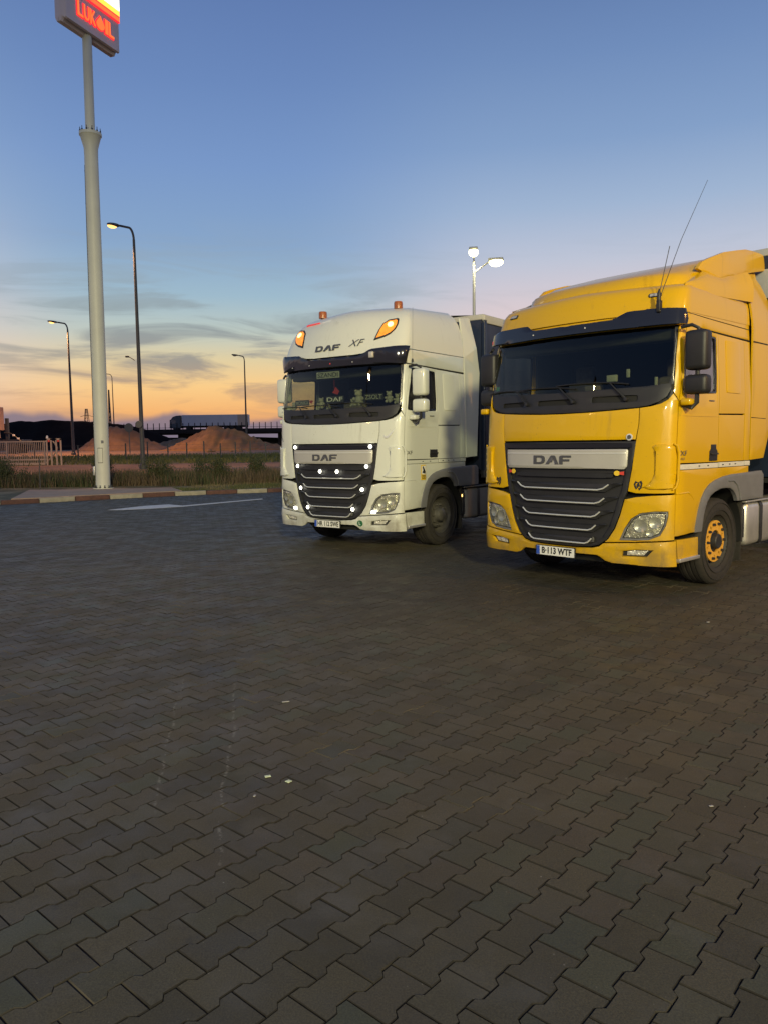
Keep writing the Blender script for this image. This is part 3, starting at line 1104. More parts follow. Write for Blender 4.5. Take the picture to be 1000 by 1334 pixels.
    # cab side strip between gutter and roof
    for s in (1, -1):
        f = (lambda p: p) if s > 0 else mir
        if white:
            sheet('roof_side', f([(1.30, 2.806), (3.04, 2.772), (3.04, 3.012), (1.18 + .2, 3.012), (1.30, 2.97)]), G, P, t, off=0, th=.03, du=.12, dz=.2, soft=.005)
            sheet('gutter', f([(1.29, 2.797), (3.04, 2.755), (3.04, 2.77), (1.29, 2.812)]), G, MT['seam'], t, off=.004, th=.02)
        else:
            sheet('roof_side', f([(1.285, 2.806), (3.04, 2.762), (3.04, 2.95), (1.285, 2.95)]), G, P, t, off=0, th=.03, du=.12, dz=.2, soft=.005)
            sheet('side_seam', f([(1.29, 2.926), (3.04, 2.880), (3.04, 2.886), (1.29, 2.932)]), G, MT['seam'], t, off=.002, th=.01, soft=0)
            sheet('gutter', f([(1.29, 2.797), (3.04, 2.75), (3.04, 2.762), (1.29, 2.808)]), G, MT['seam'], t, off=.004, th=.02)
    sheet('header_panel', [(-1.26, 2.80), (1.26, 2.80), (1.27, 2.95), (-1.27, 2.95)], G, P if not white else BK, t, off=-.02, th=.02)
    # visor
    if white:
        vz = lambda u: 2.925 + .075 * min(1, max(0, (abs(u) - .5) / .22)) + .03 * min(1, max(0, (abs(u) - .7) / .5))
        un = [1.32, 1.24, 1.1, .9, .74, .66, .58, .5, .3, 0]
        top = [(u, vz(u) + .02) for u in un] + [(-u, vz(u) + .02) for u in un[-2::-1]]
        bot = [(-1.255, 2.80), (-.9, 2.815), (0, 2.80), (.9, 2.815), (1.255, 2.80)]
        sheet('sun_visor', bot + top, G, MT['visor'], t, off=.055, th=.02, soft=.012)
        for q in (.74,):
            MB().box(q - .05, q + .03, G(q, 2.93).y - .075, G(q, 2.93).y - .04, 2.90, 2.99, bev=.008).build('visor_lamp', MT['silver'], t)
        for q in (-.9, -.45, .0, .42):
            pp = G(q, 2.86, .058)
            MB().lathe([(0, .006), (.008, .004), (.008, 0)], 8, Matrix.Translation(pp) @ Vector((0, -1, 0)).to_track_quat('Z', 'Y').to_matrix().to_4x4()).build('visor_screw', MT['chrome'] if q else MT['red_mark'], t)
    else:
        bot = [(-1.30, 2.845), (-1.29, 2.80), (-.9, 2.785), (0, 2.78), (.9, 2.785), (1.29, 2.79), (1.30, 2.845)]
        top = [(1.275, 2.945), (1.1, 2.962), (.9, 2.962), (.70, 2.958), (.55, 2.895), (.3, 2.885), (0, 2.88), (-.3, 2.885), (-.50, 2.895), (-.58, 2.95), (-.9, 2.96), (-1.1, 2.955), (-1.275, 2.93)]
        sheet('sun_visor', bot + top, G, MT['visor'], t, off=.075, th=.02, soft=.015)
        sheet('visor_marker', [(-1.305, 2.83), (-1.26, 2.82), (-1.255, 2.86), (-1.30, 2.88)], G, MT['red_mark'], t, off=.08, th=.01)
        for q in (-.45, .25):
            pp = G(q, 2.83, .078)
            MB().lathe([(0, .006), (.009, .004), (.009, 0)], 8, Matrix.Translation(pp) @ Vector((0, -1, 0)).to_track_quat('Z', 'Y').to_matrix().to_4x4()).build('visor_screw', MT['chrome'], t)
        for s in (1, -1):
            mk = sheet('roof_marker', rrect(s * .965 - .07, s * .965 + .07, 3.105, 3.145, .015), G, MT['dark_metal'], t, off=.012, th=.02)
            sheet('marker_lens', rrect(s * .965 - .055, s * .965 + .055, 3.112, 3.138, .01), G, MT['silver'], mk, off=.017, th=.01)
    # plate
    pz0, pz1 = .375, .455
    PX = -.02
    pf = lambda u, z, off=0: Vector((u, -.035 - off, z))
    plt = sheet('number_plate', rrect(PX - .26, PX + .26, .345, .46, .01), pf, MT['black_plastic'], t, off=0, th=.015, du=9, dz=9)
    sheet('plate_face', rrect(PX - .25, PX + .25, .352, .453, .006), pf, MT['plate_white'], plt, off=.003, th=.003, du=9, dz=9, soft=0)
    sheet('plate_band', [(PX - .249, .354), (PX - .205, .354), (PX - .205, .451), (PX - .249, .451)], pf, MT['plate_blue'], plt, off=.005, th=.002, du=9, dz=9, soft=0)
    vs_, fs_ = text_mesh('HR 112 SWE' if white else 'B\u00b7113 WTF', .098, 0, .0032, .80 if white else .86)
    decal('plate_text', vs_, fs_, pf, PX + .02, .402, MT['black_print'], plt, .0062)
    if white:
        details_white(t, G, P)
    else:
        details_yellow(t, G, P)
    return t, G


def details_white(t, G, P):
    BK = MT['black_plastic']
    logo(G, -.12, 3.108, .088, .52, MT['grey_print'], t, .012, .007)
    put_text('roof_lettering', 'XF', G, .42, 3.14, .15, MT['grey_print'], t, .012, 1.35, .35)
    for s in (1, -1):
        f = (lambda p: p) if s > 0 else mir
        o_ = [(.735, 3.165), (.90, 3.205), (1.0, 3.25), (1.075, 3.32), (1.115, 3.40), (1.125, 3.475), (1.10, 3.49), (.95, 3.475), (.85, 3.42), (.79, 3.32)]
        cx = sum(p[0] for p in o_) / len(o_)
        cz = sum(p[1] for p in o_) / len(o_)
        ins = [(cx + (x - cx) * .84, cz + (z - cz) * .82) for x, z in o_]
        r1 = sheet('roof_lamp', f(o_), G, BK, t, off=.014, th=.03)
        sheet('roof_lamp_lens', f(ins), G, MT['amber'], r1, off=.02, th=.02, du=.03, dz=.03)
        for lx, lz, lr in ((.99, 3.39, .045), (.88, 3.29, .045)):
            p0 = G(s * lx, lz, .018)
            n = (G(s * lx, lz, .03) - p0).normalized()
            M = Matrix.Translation(p0) @ n.to_track_quat('Z', 'Y').to_matrix().to_4x4()
            MB().lathe([(lr, 0), (lr, .01), (lr * .7, .006), (0, .003)], 16, M).build('lamp_bowl', MT['ledwarm'] if lz > 3.35 else MT['amber'], r1)
    for x in (-.78, .74):
        M = Matrix.Translation((x, .86, 3.70 + (.02 if x > 0 else .03)))
        MB().lathe([(0, .095), (.06, .09), (.068, .07), (.068, -.02), (0, -.02)], 18, M).build('beacon', MT['amber_off'], t)
    sheet('roof_marker', rrect(-1.02, -.60, 3.545, 3.562, .005), G, MT['red_mark'], t, off=.02, th=.02)
    led = MB().lathe([(0, .022), (.018, .018), (.027, .008), (.029, 0), (0, 0)], 14).mesh('led')
    led.materials.append(MT['led'])
    for u, z in ((-.755, 1.588), (.755, 1.588), (-.69, 1.292), (.69, 1.292), (-.17, 1.212), (.17, 1.212), (-.615, .945), (.615, .945), (-.45, .643), (.45, .643)):
        o = link('grille_light', led, None, t)
        p = G(u, z, .012)
        n = (G(u, z, .03) - p).normalized()
        o.location = p
        o.rotation_euler = n.to_track_quat('Z', 'Y').to_euler()
    # stickers
    st = sheet('warning_sticker', rrect(1.69, 1.825, 1.07, 1.30, .008), G, MT['stick_yellow'], t, off=.008, th=.004)
    sheet('sticker_print', rrect(1.705, 1.81, 1.155, 1.285, .005), G, MT['plate_white'], st, off=.010, th=.002, soft=0)
    sheet('sticker_print', [(1.715, 1.18), (1.80, 1.165), (1.80, 1.20), (1.775, 1.24), (1.74, 1.28), (1.72, 1.27), (1.745, 1.22)], G, MT['black_print'], st, off=.012, th=.002, soft=0)
    for zz in (1.135, 1.115, 1.095):
        sheet('sticker_print', rrect(1.71, 1.80, zz - .005, zz + .005, .001), G, MT['black_print'], st, off=.010, th=.002, soft=0)
    vs, fs = MB().lathe([(0, 0), (.047, 0), (.047, .001), (0, .001)], 20).v, None
    cir = [(.573 + .047 * math.cos(a), .437 + .047 * math.sin(a)) for a in [2 * math.pi * k / 20 for k in range(20)]]
    gs = sheet('round_sticker', cir, G, MT['stick_green'], t, off=.026, th=.004, soft=0)
    put_text('sticker_print', 'L', G, .573, .437, .075, MT['plate_white'], gs, .030)
    sw = [(.965, 1.765), (.975, 1.72), (1.0, 1.70), (1.04, 1.715), (1.09, 1.77), (1.15, 1.86), (1.085, 1.795), (1.035, 1.745), (1.0, 1.733), (.982, 1.745)]
    sheet('swoosh_emblem', sw, G, MT['chrome'], t, off=.012, th=.008, soft=.002)
    MB().tube([G(-1.2, 1.83, .004), G(-1.17, 1.75, .004), G(-1.12, 1.68, .004)], .004, 5).build('wing_scratch', MT['grey_print'], t)
    # signs and toys behind the windscreen
    def card(txt, x, z, w, h, mt=MT['sign_pale'], ty=.36, tm=MT['black_print'], size=None):
        pf = lambda u, zz, off=0: Vector((u, ty - off, zz))
        c = sheet('name_card', rrect(x - w / 2, x + w / 2, z - h / 2, z + h / 2, .008), pf, mt, t, off=0, th=.006, du=9, dz=9)
        vs_, fs_ = text_mesh(txt, size or h * .95, 0, .001, 1)
        mw = max(v[0] for v in vs_) - min(v[0] for v in vs_)
        k = w * .88 / mw
        decal('card_text', [(x_ * k, y_, z_) for x_, y_, z_ in vs_], fs_, pf, x, z - .004, tm, c, .002)
    card('SZANDI', -.12, 2.70, .46, .10, ty=.17)
    card('MONIKA', -.78, 2.30, .30, .09, MT['interior'], .30, MT['sign_pale'])
    card('DAF', -.1, 2.33, .36, .10, MT['interior'], .30, MT['plate_white'])
    card('ZSOLT', .66, 2.335, .36, .10, MT['interior'], .30, MT['sign_pale'])
    pf = lambda u, zz, off=0: Vector((u, .28 - off, zz))
    hrt = [(-.57 + .035 * 16 / 16 * math.sin(a) ** 3, 2.31 + .035 / 16 * (13 * math.cos(a) - 5 * math.cos(2 * a) - 2 * math.cos(3 * a) - math.cos(4 * a))) for a in [2 * math.pi * k / 24 for k in range(24)]]
    sheet('heart_card', hrt, pf, MT['heart'], t, off=0, th=.005, du=9, dz=9, soft=0)
    for x, z, sc in ((-.43, 2.26, .8), (.33, 2.30, 1.15), (.9, 2.30, .8), (1.05, 2.27, .7), (-1.02, 2.24, .6), (-.28, 2.22, .5), (.2, 2.25, .55)):
        mb = MB()
        y = .38
        for dx, dy, dz, r in ((0, 0, 0, .07), (0, -.02, .085, .052), (-.045, -.02, .125, .02), (.045, -.02, .125, .02), (-.07, -.03, .02, .025), (.07, -.03, .02, .025), (-.04, -.05, -.05, .03), (.04, -.05, -.05, .03), (0, -.07, .078, .02)):
            mb.lathe([(r * sc * math.sin(math.pi * q / 7), -r * sc * math.cos(math.pi * q / 7)) for q in range(8)], 12, Matrix.Translation((x + dx * sc, y + dy * sc, z + dz * sc)))
        mb.build('plush_toy', MT['plush'], t, True, 180)
    MB().tube([(-.06, .25, 2.66), (-.06, .25, 2.5)], .003, 4).build('pennant_cord', MT['heart'], t)
    sheet('pennant', [(-.13, 2.43), (-.03, 2.40), (.01, 2.45), (-.06, 2.52)], pf, MT['heart'], t, off=0, th=.01, du=9, dz=9)
    # cab side deflectors up to the trailer
    for s in (1, -1):
        mb = MB()
        prof = [(2.045, 3.02), (2.045, 1.385), (2.40, 1.40), (2.55, 2.8), (2.42, 3.2), (2.36, 3.70), (2.045, 3.66)]
        n = len(prof)
        vs = []
        for b, z in prof:
            ws = interp(z, WSW)
            vs.append((s * (1.252 - ((.11 * ((z - 3.05) / .6) ** 1.4) if z > 3.05 else ws)), b, z))
        for b, z in prof:
            ws = interp(z, WSW)
            vs.append((s * (1.225 - ((.11 * ((z - 3.05) / .6) ** 1.4) if z > 3.05 else ws)), b, z))
        fs = [(i, (i + 1) % n, n + (i + 1) % n, n + i) for i in range(n)]
        for tr in tessellate_polygon([[Vector((0, b, z)) for b, z in prof]]):
            fs.append(tuple(tr))
            fs.append(tuple(i + n for i in tr)[::-1])
        mb.add(vs, fs)
        mb.build('side_deflector', P, t, False)
    a0 = G(1.40, 2.83, .02)
    MB().lathe([(0, .05), (.012, .045), (.016, 0)], 8, Matrix.Translation(a0)).tube([a0, a0 + Vector((0, .02, .8))], .0014, 5).build('antenna', BK, t)


def details_yellow(t, G, P):
    BK = MT['black_plastic']
    # badge at the grille corner
    cir = [(.80 + .035 * math.cos(a), 1.665 + .035 * math.sin(a)) for a in [2 * math.pi * k / 20 for k in range(20)]]
    r1 = sheet('round_badge', cir, G, MT['chrome'], t, off=.012, th=.012)
    cir = [(.80 + .022 * math.cos(a), 1.665 + .022 * math.sin(a)) for a in [2 * math.pi * k / 16 for k in range(16)]]
    sheet('badge_centre', cir, G, MT['grey_print'], r1, off=.016, th=.006)
    for u0, s in ((.70, 1), (-.68, -1)):
        z0 = 1.288
        c = [(u0 - s * .015 + .032 * math.cos(a), z0 + .027 * math.sin(a)) for a in [2 * math.pi * k / 16 for k in range(16)]]
        st = sheet('balloon_sticker', c, G, MT['stick_yellow'], t, off=.022, th=.004, soft=0)
        sheet('sticker_print', [(u0 + s * .012, z0 - .012), (u0 + s * .06, z0 - .02), (u0 + s * .06, z0 + .02), (u0 + s * .012, z0 + .012)][::s], G, MT['stick_red'], st, off=.024, th=.004, soft=0)
    for u0, s in ((.905, 1), (-.955, -1)):
        z0 = 1.165
        sh = [(u0 - .045, z0 + .01), (u0 - .03, z0 + .045), (u0, z0 + .03), (u0 + .03, z0 + .05), (u0 + .045, z0 + .02), (u0 + .035, z0 - .03), (u0 + .01, z0 - .055), (u0, z0 - .02), (u0 - .02, z0 - .045), (u0 - .035, z0 - .02)]
        ih = [(u0 + (x - u0) * .6, z0 + (z - z0) * .6) for x, z in sh]
        sheet('animal_sticker', sh, G, MT['black_print'], t, [ih[::-1]], off=.006, th=.003, soft=0)
        sheet('animal_sticker', [(u0 - .015, z0 - .02), (u0 + .02, z0 - .01), (u0 + .01, z0 + .025), (u0 - .012, z0 + .015)], G, MT['black_print'], t, off=.007, th=.003, soft=0)
    # spoiler: crowned wedge on the roof
    Bs = [.52, .60, .72, .9, 1.15, 1.4, 1.7, 2.0, 2.3, 2.55]
    zt = [3.31, 3.395, 3.44, 3.495, 3.565, 3.63, 3.71, 3.78, 3.835, 3.865]
    xs_ = [-1, -.97, -.93, -.85, -.6, -.3, 0, .3, .6, .85, .93, .97, 1]
    drop = [1, .55, .22, .05, 0, 0, 0, 0, 0, .05, .22, .55, 1]
    vs, fs = [], []
    for i, b in enumerate(Bs):
        hw = 1.07 - (.10 if i == 0 else .04 if i == 1 else 0)
        zb = 3.245
        for x, d in zip(xs_, drop):
            vs.append((x * hw, b + (.25 * (abs(x) ** 3) * (1 if i < 4 else 0.3)), zt[i] - d * (zt[i] - zb)))
    n = len(xs_)
    for i in range(len(Bs) - 1):
        for j in range(n - 1):
            fs.append((i * n + j, i * n + j + 1, (i + 1) * n + j + 1, (i + 1) * n + j))
    fr = len(vs)
    for j in range(n):
        v = vs[j]
        vs.append((v[0] * 1.0, v[1] - .03, 3.245))
    for j in range(n - 1):
        fs.append((j, j + 1, fr + j + 1, fr + j))
    bk = len(vs)
    for j in range(n):
        v = vs[(len(Bs) - 1) * n + j]
        vs.append((v[0], v[1], 3.245))
    for j in range(n - 1):
        a = (len(Bs) - 1) * n + j
        fs.append((a + 1, a, bk + j, bk + j + 1))
    mb = MB()
    mb.add(vs, fs)
    mb.build('roof_spoiler', P, t, True, 50)
    # side lobes of the spoiler
    for s in (1, -1):
        prof = [(1.05, 3.475), (1.2, 3.445), (1.35, 3.42), (1.48, 3.41), (1.65, 3.435), (2.0, 3.515), (2.4, 3.61), (2.78, 3.68), (2.84, 3.73), (2.84, 3.81), (2.78, 3.87), (2.56, 3.882), (2.25, 3.86), (2.0, 3.81), (1.65, 3.735), (1.3, 3.62), (1.15, 3.56)]
        if s < 0:
            prof = [(b_, z_ if z_ < 3.5 else 3.5 + (z_ - 3.5) * .78) for b_, z_ in prof]
        GS = lambda u, z, off=0: Vector((s * (1.06 + off + .03 * min(1, max(0, (u - 1.1) / .5)) - .12 * max(0, (z - 3.62)) ** 1.2), u, z))
        sheet('spoiler_flap', prof if s > 0 else prof, GS, P, t, off=-.012, th=.05, du=.15, dz=.06, soft=.012)
        # gap filler: roof corner and deflector beside the trailer gap
        dp = [(2.048, 1.385), (2.44, 1.40), (2.64, 1.8), (2.72, 2.9), (2.66, 3.2), (2.50, 3.46), (2.34, 3.58), (2.048, 3.52), (2.048, 3.2)]
        GD = lambda u, z, off=0: Vector((s * (1.252 + off - .13 * max(0, (z - 2.9) / .6) ** 1.5), u, z))
        sheet('side_deflector', dp, GD, P, t, off=0, th=.03, du=.2, dz=.12, soft=.006)
        sheet('deflector_seam', [(2.05, 2.742), (2.46, 2.735), (2.46, 2.75), (2.05, 2.757)], GD, MT['seam'], t, off=.002, th=.01, soft=0)
        sheet('deflector_seam', [(2.05, 1.875), (2.46, 1.865), (2.46, 1.872), (2.05, 1.882)], GD, MT['seam'], t, off=.002, th=.01, soft=0)
        # slanted shoulder between cab roof and spoiler
        lo = [(1.10, .60, 3.21), (1.155, .75, 3.19), (1.17, 1.1, 3.185), (1.175, 1.5, 3.19), (1.19, 1.85, 3.20), (1.225, 2.06, 3.20)]
        hi = [(1.075, .62, 3.225), (1.045, .86, 3.33), (1.045, 1.15, 3.46), (1.075, 1.5, 3.43), (1.10, 1.85, 3.50), (1.14, 2.08, 3.56)]
        vs, fs = [], []
        for a_, b_ in zip(lo, hi):
            for q in range(6):
                f_ = q / 5
                bul = .035 * math.sin(math.pi * f_)
                vs.append((s * (a_[0] + (b_[0] - a_[0]) * f_ + bul), a_[1] + (b_[1] - a_[1]) * f_, a_[2] + (b_[2] - a_[2]) * f_ + bul))
        for a_ in range(len(lo) - 1):
            for q in range(5):
                fs.append((a_ * 6 + q, a_ * 6 + 6 + q, a_ * 6 + 7 + q, a_ * 6 + 1 + q))
        mb = MB()
        mb.add(vs, fs)
        mb.build('roof_shoulder', P, t, True, 60)
    # antennas
    a0 = G(1.04, 2.965, .09)
    mb = MB().box(a0.x - .02, a0.x + .02, a0.y - .02, a0.y + .04, 2.93, 3.05, bev=.006)
    mb.lathe([(.012, 0), (.022, .03), (.018, .12), (.006, .16), (0, .17)], 10, Matrix.Translation((a0.x, a0.y, 3.0)))
    mb.tube([(a0.x, a0.y, 3.1), (a0.x + .08, a0.y + .05, 3.58)], .004, 5)
    mb.build('antenna', BK, t)
    mb = MB().tube([(a0.x + .01, a0.y + .02, 3.1), (a0.x + .2, a0.y + .05, 3.62), (a0.x + .44, a0.y + .08, 4.14)], [.004, .003, .002], 5)
    mb.build('antenna', BK, t)
    # things behind the windscreen
    MB().box(.36, .48, .36, .40, 2.27, 2.345, bev=.008).build('toll_box', MT['sign_pale'], t)
    MB().box(.62, .66, .32, .34, 2.30, 2.39, bev=.008).build('phone_holder', MT['sign_pale'], t)
    MB().box(.05, .22, .40, .50, 2.18, 2.25, bev=.02).build('dash_bag', MT['seatcloth'], t)
    MB().box(.85, .88, .5, .53, 2.05, 2.3, bev=.006).box(.8, 1.1, .45, .52, 2.05, 2.16, bev=.02).build('dash_papers', MT['sign_pale'], t)
    pf = lambda u, zz, off=0: Vector((u, G(u, zz).y + .02 - off, zz))
    sheet('screen_sticker', rrect(-1.09, -1.03, 2.25, 2.30, .006), pf, MT['stick_green'], t, off=0, th=.003, du=9, dz=9, soft=0)


TY = (1.947, 8.538)
TW = (-.843, 11.833)
YY, YW = R(47.2), R(36.16)
ty, GY = build_truck('Y', 'yellow cab-over truck tractor with smoked sun visor, roof spoiler and orange wheel rings', (*TY, 0), YY)
tw, GW = build_truck('W', 'white high-roof truck tractor with glowing white grille lights and amber roof lamps', (*TW, 0), YW)


def local(t0, yaw, p):
    x, y = t0
    s, c = math.sin(yaw), math.cos(yaw)
    return (x + p[0] * c + p[1] * s, y - p[0] * s + p[1] * c, p[2])


# ---------------------------------------------------------------- trailers
def trailer(kind, label, t0, yaw, top, B0=2.62):
    t = thing('semi_trailer', label, 'trailer', (*t0, 0), -yaw, 'semi-trailers behind the tractors')
    L = 13.6
    wall = MT['trailer_wall'] if kind == 'W' else MT['greywall']
    MB().box(-1.24, 1.24, B0, B0 + .06, 1.15, top - .06, bev=.01).build('front_wall', MT['curtain'], t)
    for s in (1, -1):
        # curtain with soft vertical folds
        n = 90
        vs, fs = [], []
        for i in range(n + 1):
            y = B0 + .08 + (L - .16) * i / n
            d = .012 * math.sin(i * 1.9) + .006 * math.sin(i * 5.3)
            for z in (1.15, 2.0, 3.0, top - .16):
                vs.append((s * (1.262 + d * (1 if 1.2 < z < top - .2 else .2)), y, z))
        for i in range(n):
            for k in range(3):
                fs.append((i * 4 + k, i * 4 + 4 + k, i * 4 + 5 + k, i * 4 + 1 + k))
        mb = MB()
        mb.add(vs, fs)
        mb.build('curtain', MT['curtain'], t)
        MB().box(min(s * 1.2, s * 1.285), max(s * 1.2, s * 1.285), B0, B0 + L, top - .16, top - .02, bev=.012).build('roof_rail', wall, t)
        MB().box(min(s * 1.2, s * 1.28), max(s * 1.2, s * 1.28), B0, B0 + L, 1.02, 1.15, bev=.01).build('side_rail', MT['dark_metal'], t)
        MB().box(min(s * 1.2, s * 1.285), max(s * 1.2, s * 1.285), B0, B0 + .08, 1.15, top - .1, bev=.01).build('corner_post', MT['curtain'], t)
        for q in range(9):
            y = B0 + .7 + q * 1.4
            MB().box(min(s * 1.275, s * 1.285), max(s * 1.275, s * 1.285), y, y + .04, 1.1, top - .14).build('curtain_strap', MT['black_plastic'], t)
        MB().box(min(s * .9, s * 1.0), max(s * .9, s * 1.0), B0 + 2.0, B0 + 2.12, .3, 1.05).build('landing_leg', MT['dark_metal'], t)
    # roof slightly peaked
    vs, fs = [], []
    for i in range(15):
        y = B0 + L * i / 14
        for x, z in ((-1.27, top - .03), (-.6, top + .03), (0, top + .05 + (.02 if i % 2 else 0)), (.6, top + .03), (1.27, top - .03)):
            vs.append((x, y, z if kind == 'W' else min(z, top - .03)))
    for i in range(14):
        for k in range(4):
            fs.append((i * 5 + k, i * 5 + k + 1, i * 5 + 6 + k, i * 5 + 5 + k))
    mb = MB()
    mb.add(vs, fs)
    mb.box(-1.26, 1.26, B0 - .01, B0 + .1, top - .1, top - .01, bev=.01)
    if kind == 'Y':
        mb.prism([(B0 - .06, top - .62), (B0 - .03, top - .30), (B0 + .12, top - .10), (B0 + .45, top + .03), (B0 + .7, top + .05), (B0 + .7, top - .62)], Matrix.Translation((-1.22, 0, 0)) @ Matrix(((0, 0, 1, 0), (1, 0, 0, 0), (0, 1, 0, 0), (0, 0, 0, 1))), 2.44)
    mb.build('roof', wall, t)
    MB().box(-1.2, 1.2, B0 + L - .06, B0 + L, 1.15, top - .05).build('rear_doors', wall, t)
    ch = MB()
    for s in (1, -1):
        ch.box(s * .5 - .05, s * .5 + .05, B0 + .3, B0 + L, .9, 1.14)
    ch.box(-1.2, 1.2, B0, B0 + L, 1.08, 1.14)
    ch.build('chassis', MT['underbody'], t)
    for ax in (7.9, 9.2, 10.5):
        for s in (1, -1):
            wheel(t, s * 1.06, B0 + ax, .487, s, 'W')
    return t


trailer('W', 'navy blue curtain-sided semi-trailer coupled behind the white tractor', TW, YW, 3.80)
trailer('Y', 'grey semi-trailer with pale front wall behind the yellow spoiler', TY, YY, 3.96, 2.78)

# ---------------------------------------------------------------- lamps (modelled lamp posts carry the light)
MT['lamp_pole'] = mat('galvanised_pole', (.07, .065, .065), .6, metal=.2, noise=.15, nscale=4)
MT['lamp_pole_light'] = mat('pale_pole', (.4, .4, .38), .45, metal=.2)
MT['sodium'] = mat('sodium_glow', (1, .6, .2), .5, emit=(1, .52, .15), estr=2.4)
MT['ledyard'] = mat('yard_led_glow', (1, 1, .8), .5, emit=(1, .86, .40), estr=9)
MT['lampoff'] = mat('lamp_off_glass', (.35, .33, .3), .3)


def street_lamp(label, base, top, arm, lit, r=.085, lean=0, power=0, col=(1, .46, .15), group='street lamps along the road', head=1.0, aim=None, cone=135):
    """post with a curved outreach arm to the -x side"""
    t = thing('street_lamp', label, 'street lamp', base, 0, group)
    H = top - base[2]
    pole = MB().lathe([(r * 1.7, 0), (r * 1.7, .25), (r * 1.15, .3), (r, 1), (r * .55, H - .75)], 14)
    pts = [(0, 0, H - .78)]
    ax, ay = arm
    for k in range(1, 8):
        a = math.pi / 2 * k / 7
        pts.append((ax * .30 * (1 - math.cos(a)), ay * .3 * (1 - math.cos(a)), H - .78 + .6 * math.sin(a)))
    pts.append((ax * .8, ay * .8, H - .09))
    pole.build('pole', MT['lamp_pole'], t)
    MB().tube(pts, r * .5, 8).build('arm', MT['lamp_pole'], t)
    d = Vector((ax, ay, 0)).normalized()
    M = Matrix.Translation((ax * .8, ay * .8, H - .09)) @ d.to_track_quat('X', 'Z').to_matrix().to_4x4() @ Matrix.Rotation(R(-8), 4, 'Y')
    hd = MB()
    L_ = .62 * head
    if base[1] > 60:
        L_ = .85
    prof = []
    for k in range(9):
        a = math.pi * k / 8
        prof.append((max(.001, math.sin(a) ** .7 * .17 * head), L_ / 2 - math.cos(a) * L_ / 2))
    MM = M @ Matrix.Rotation(R(90), 4, 'Y') @ Matrix.Scale(.55, 4, (1, 0, 0))
    hd.lathe(prof, 14, MM)
    h = hd.build('lamp_head', MT['lamp_pole'], t)
    M2 = M @ Matrix.Translation((L_ * .58, 0, -.055 * head)) @ Matrix.Scale(1.75, 4, (1, 0, 0))
    MB().lathe([(0, -.12 * head), (.07 * head, -.105 * head), (.125 * head, -.05 * head), (.14 * head, .02)], 16, M2).build('lamp_glass', MT['sodium'] if lit else MT['lampoff'], h)
    if power:
        p = Vector(base) + Vector((ax * .8, ay * .8, H - .32)) + d * (L_ * .55)
        lamp('sodium_light', 'SPOT', p, power, col, .15, p + Vector((0, 0, -5)) if aim is None else Vector(aim), cone)
    return t


# ---------------------------------------------------------------- pavement of interlocking pavers
KERB = [(-19.0, 17.2), (-14.5, 20.1), (-11.16, 22.28), (-10.25, 22.86), (-9.45, 23.5), (-8.62, 24.08), (-7.78, 24.66), (-6.92, 25.2), (-6.03, 25.68), (-5.08, 26.08), (-4.11, 26.42), (-3.2, 26.72), (0, 27.6), (6, 29.0), (16, 31), (30, 33)]


def kerb_y(x):
    return float(np.interp(x, [p[0] for p in KERB], [p[1] for p in KERB]))


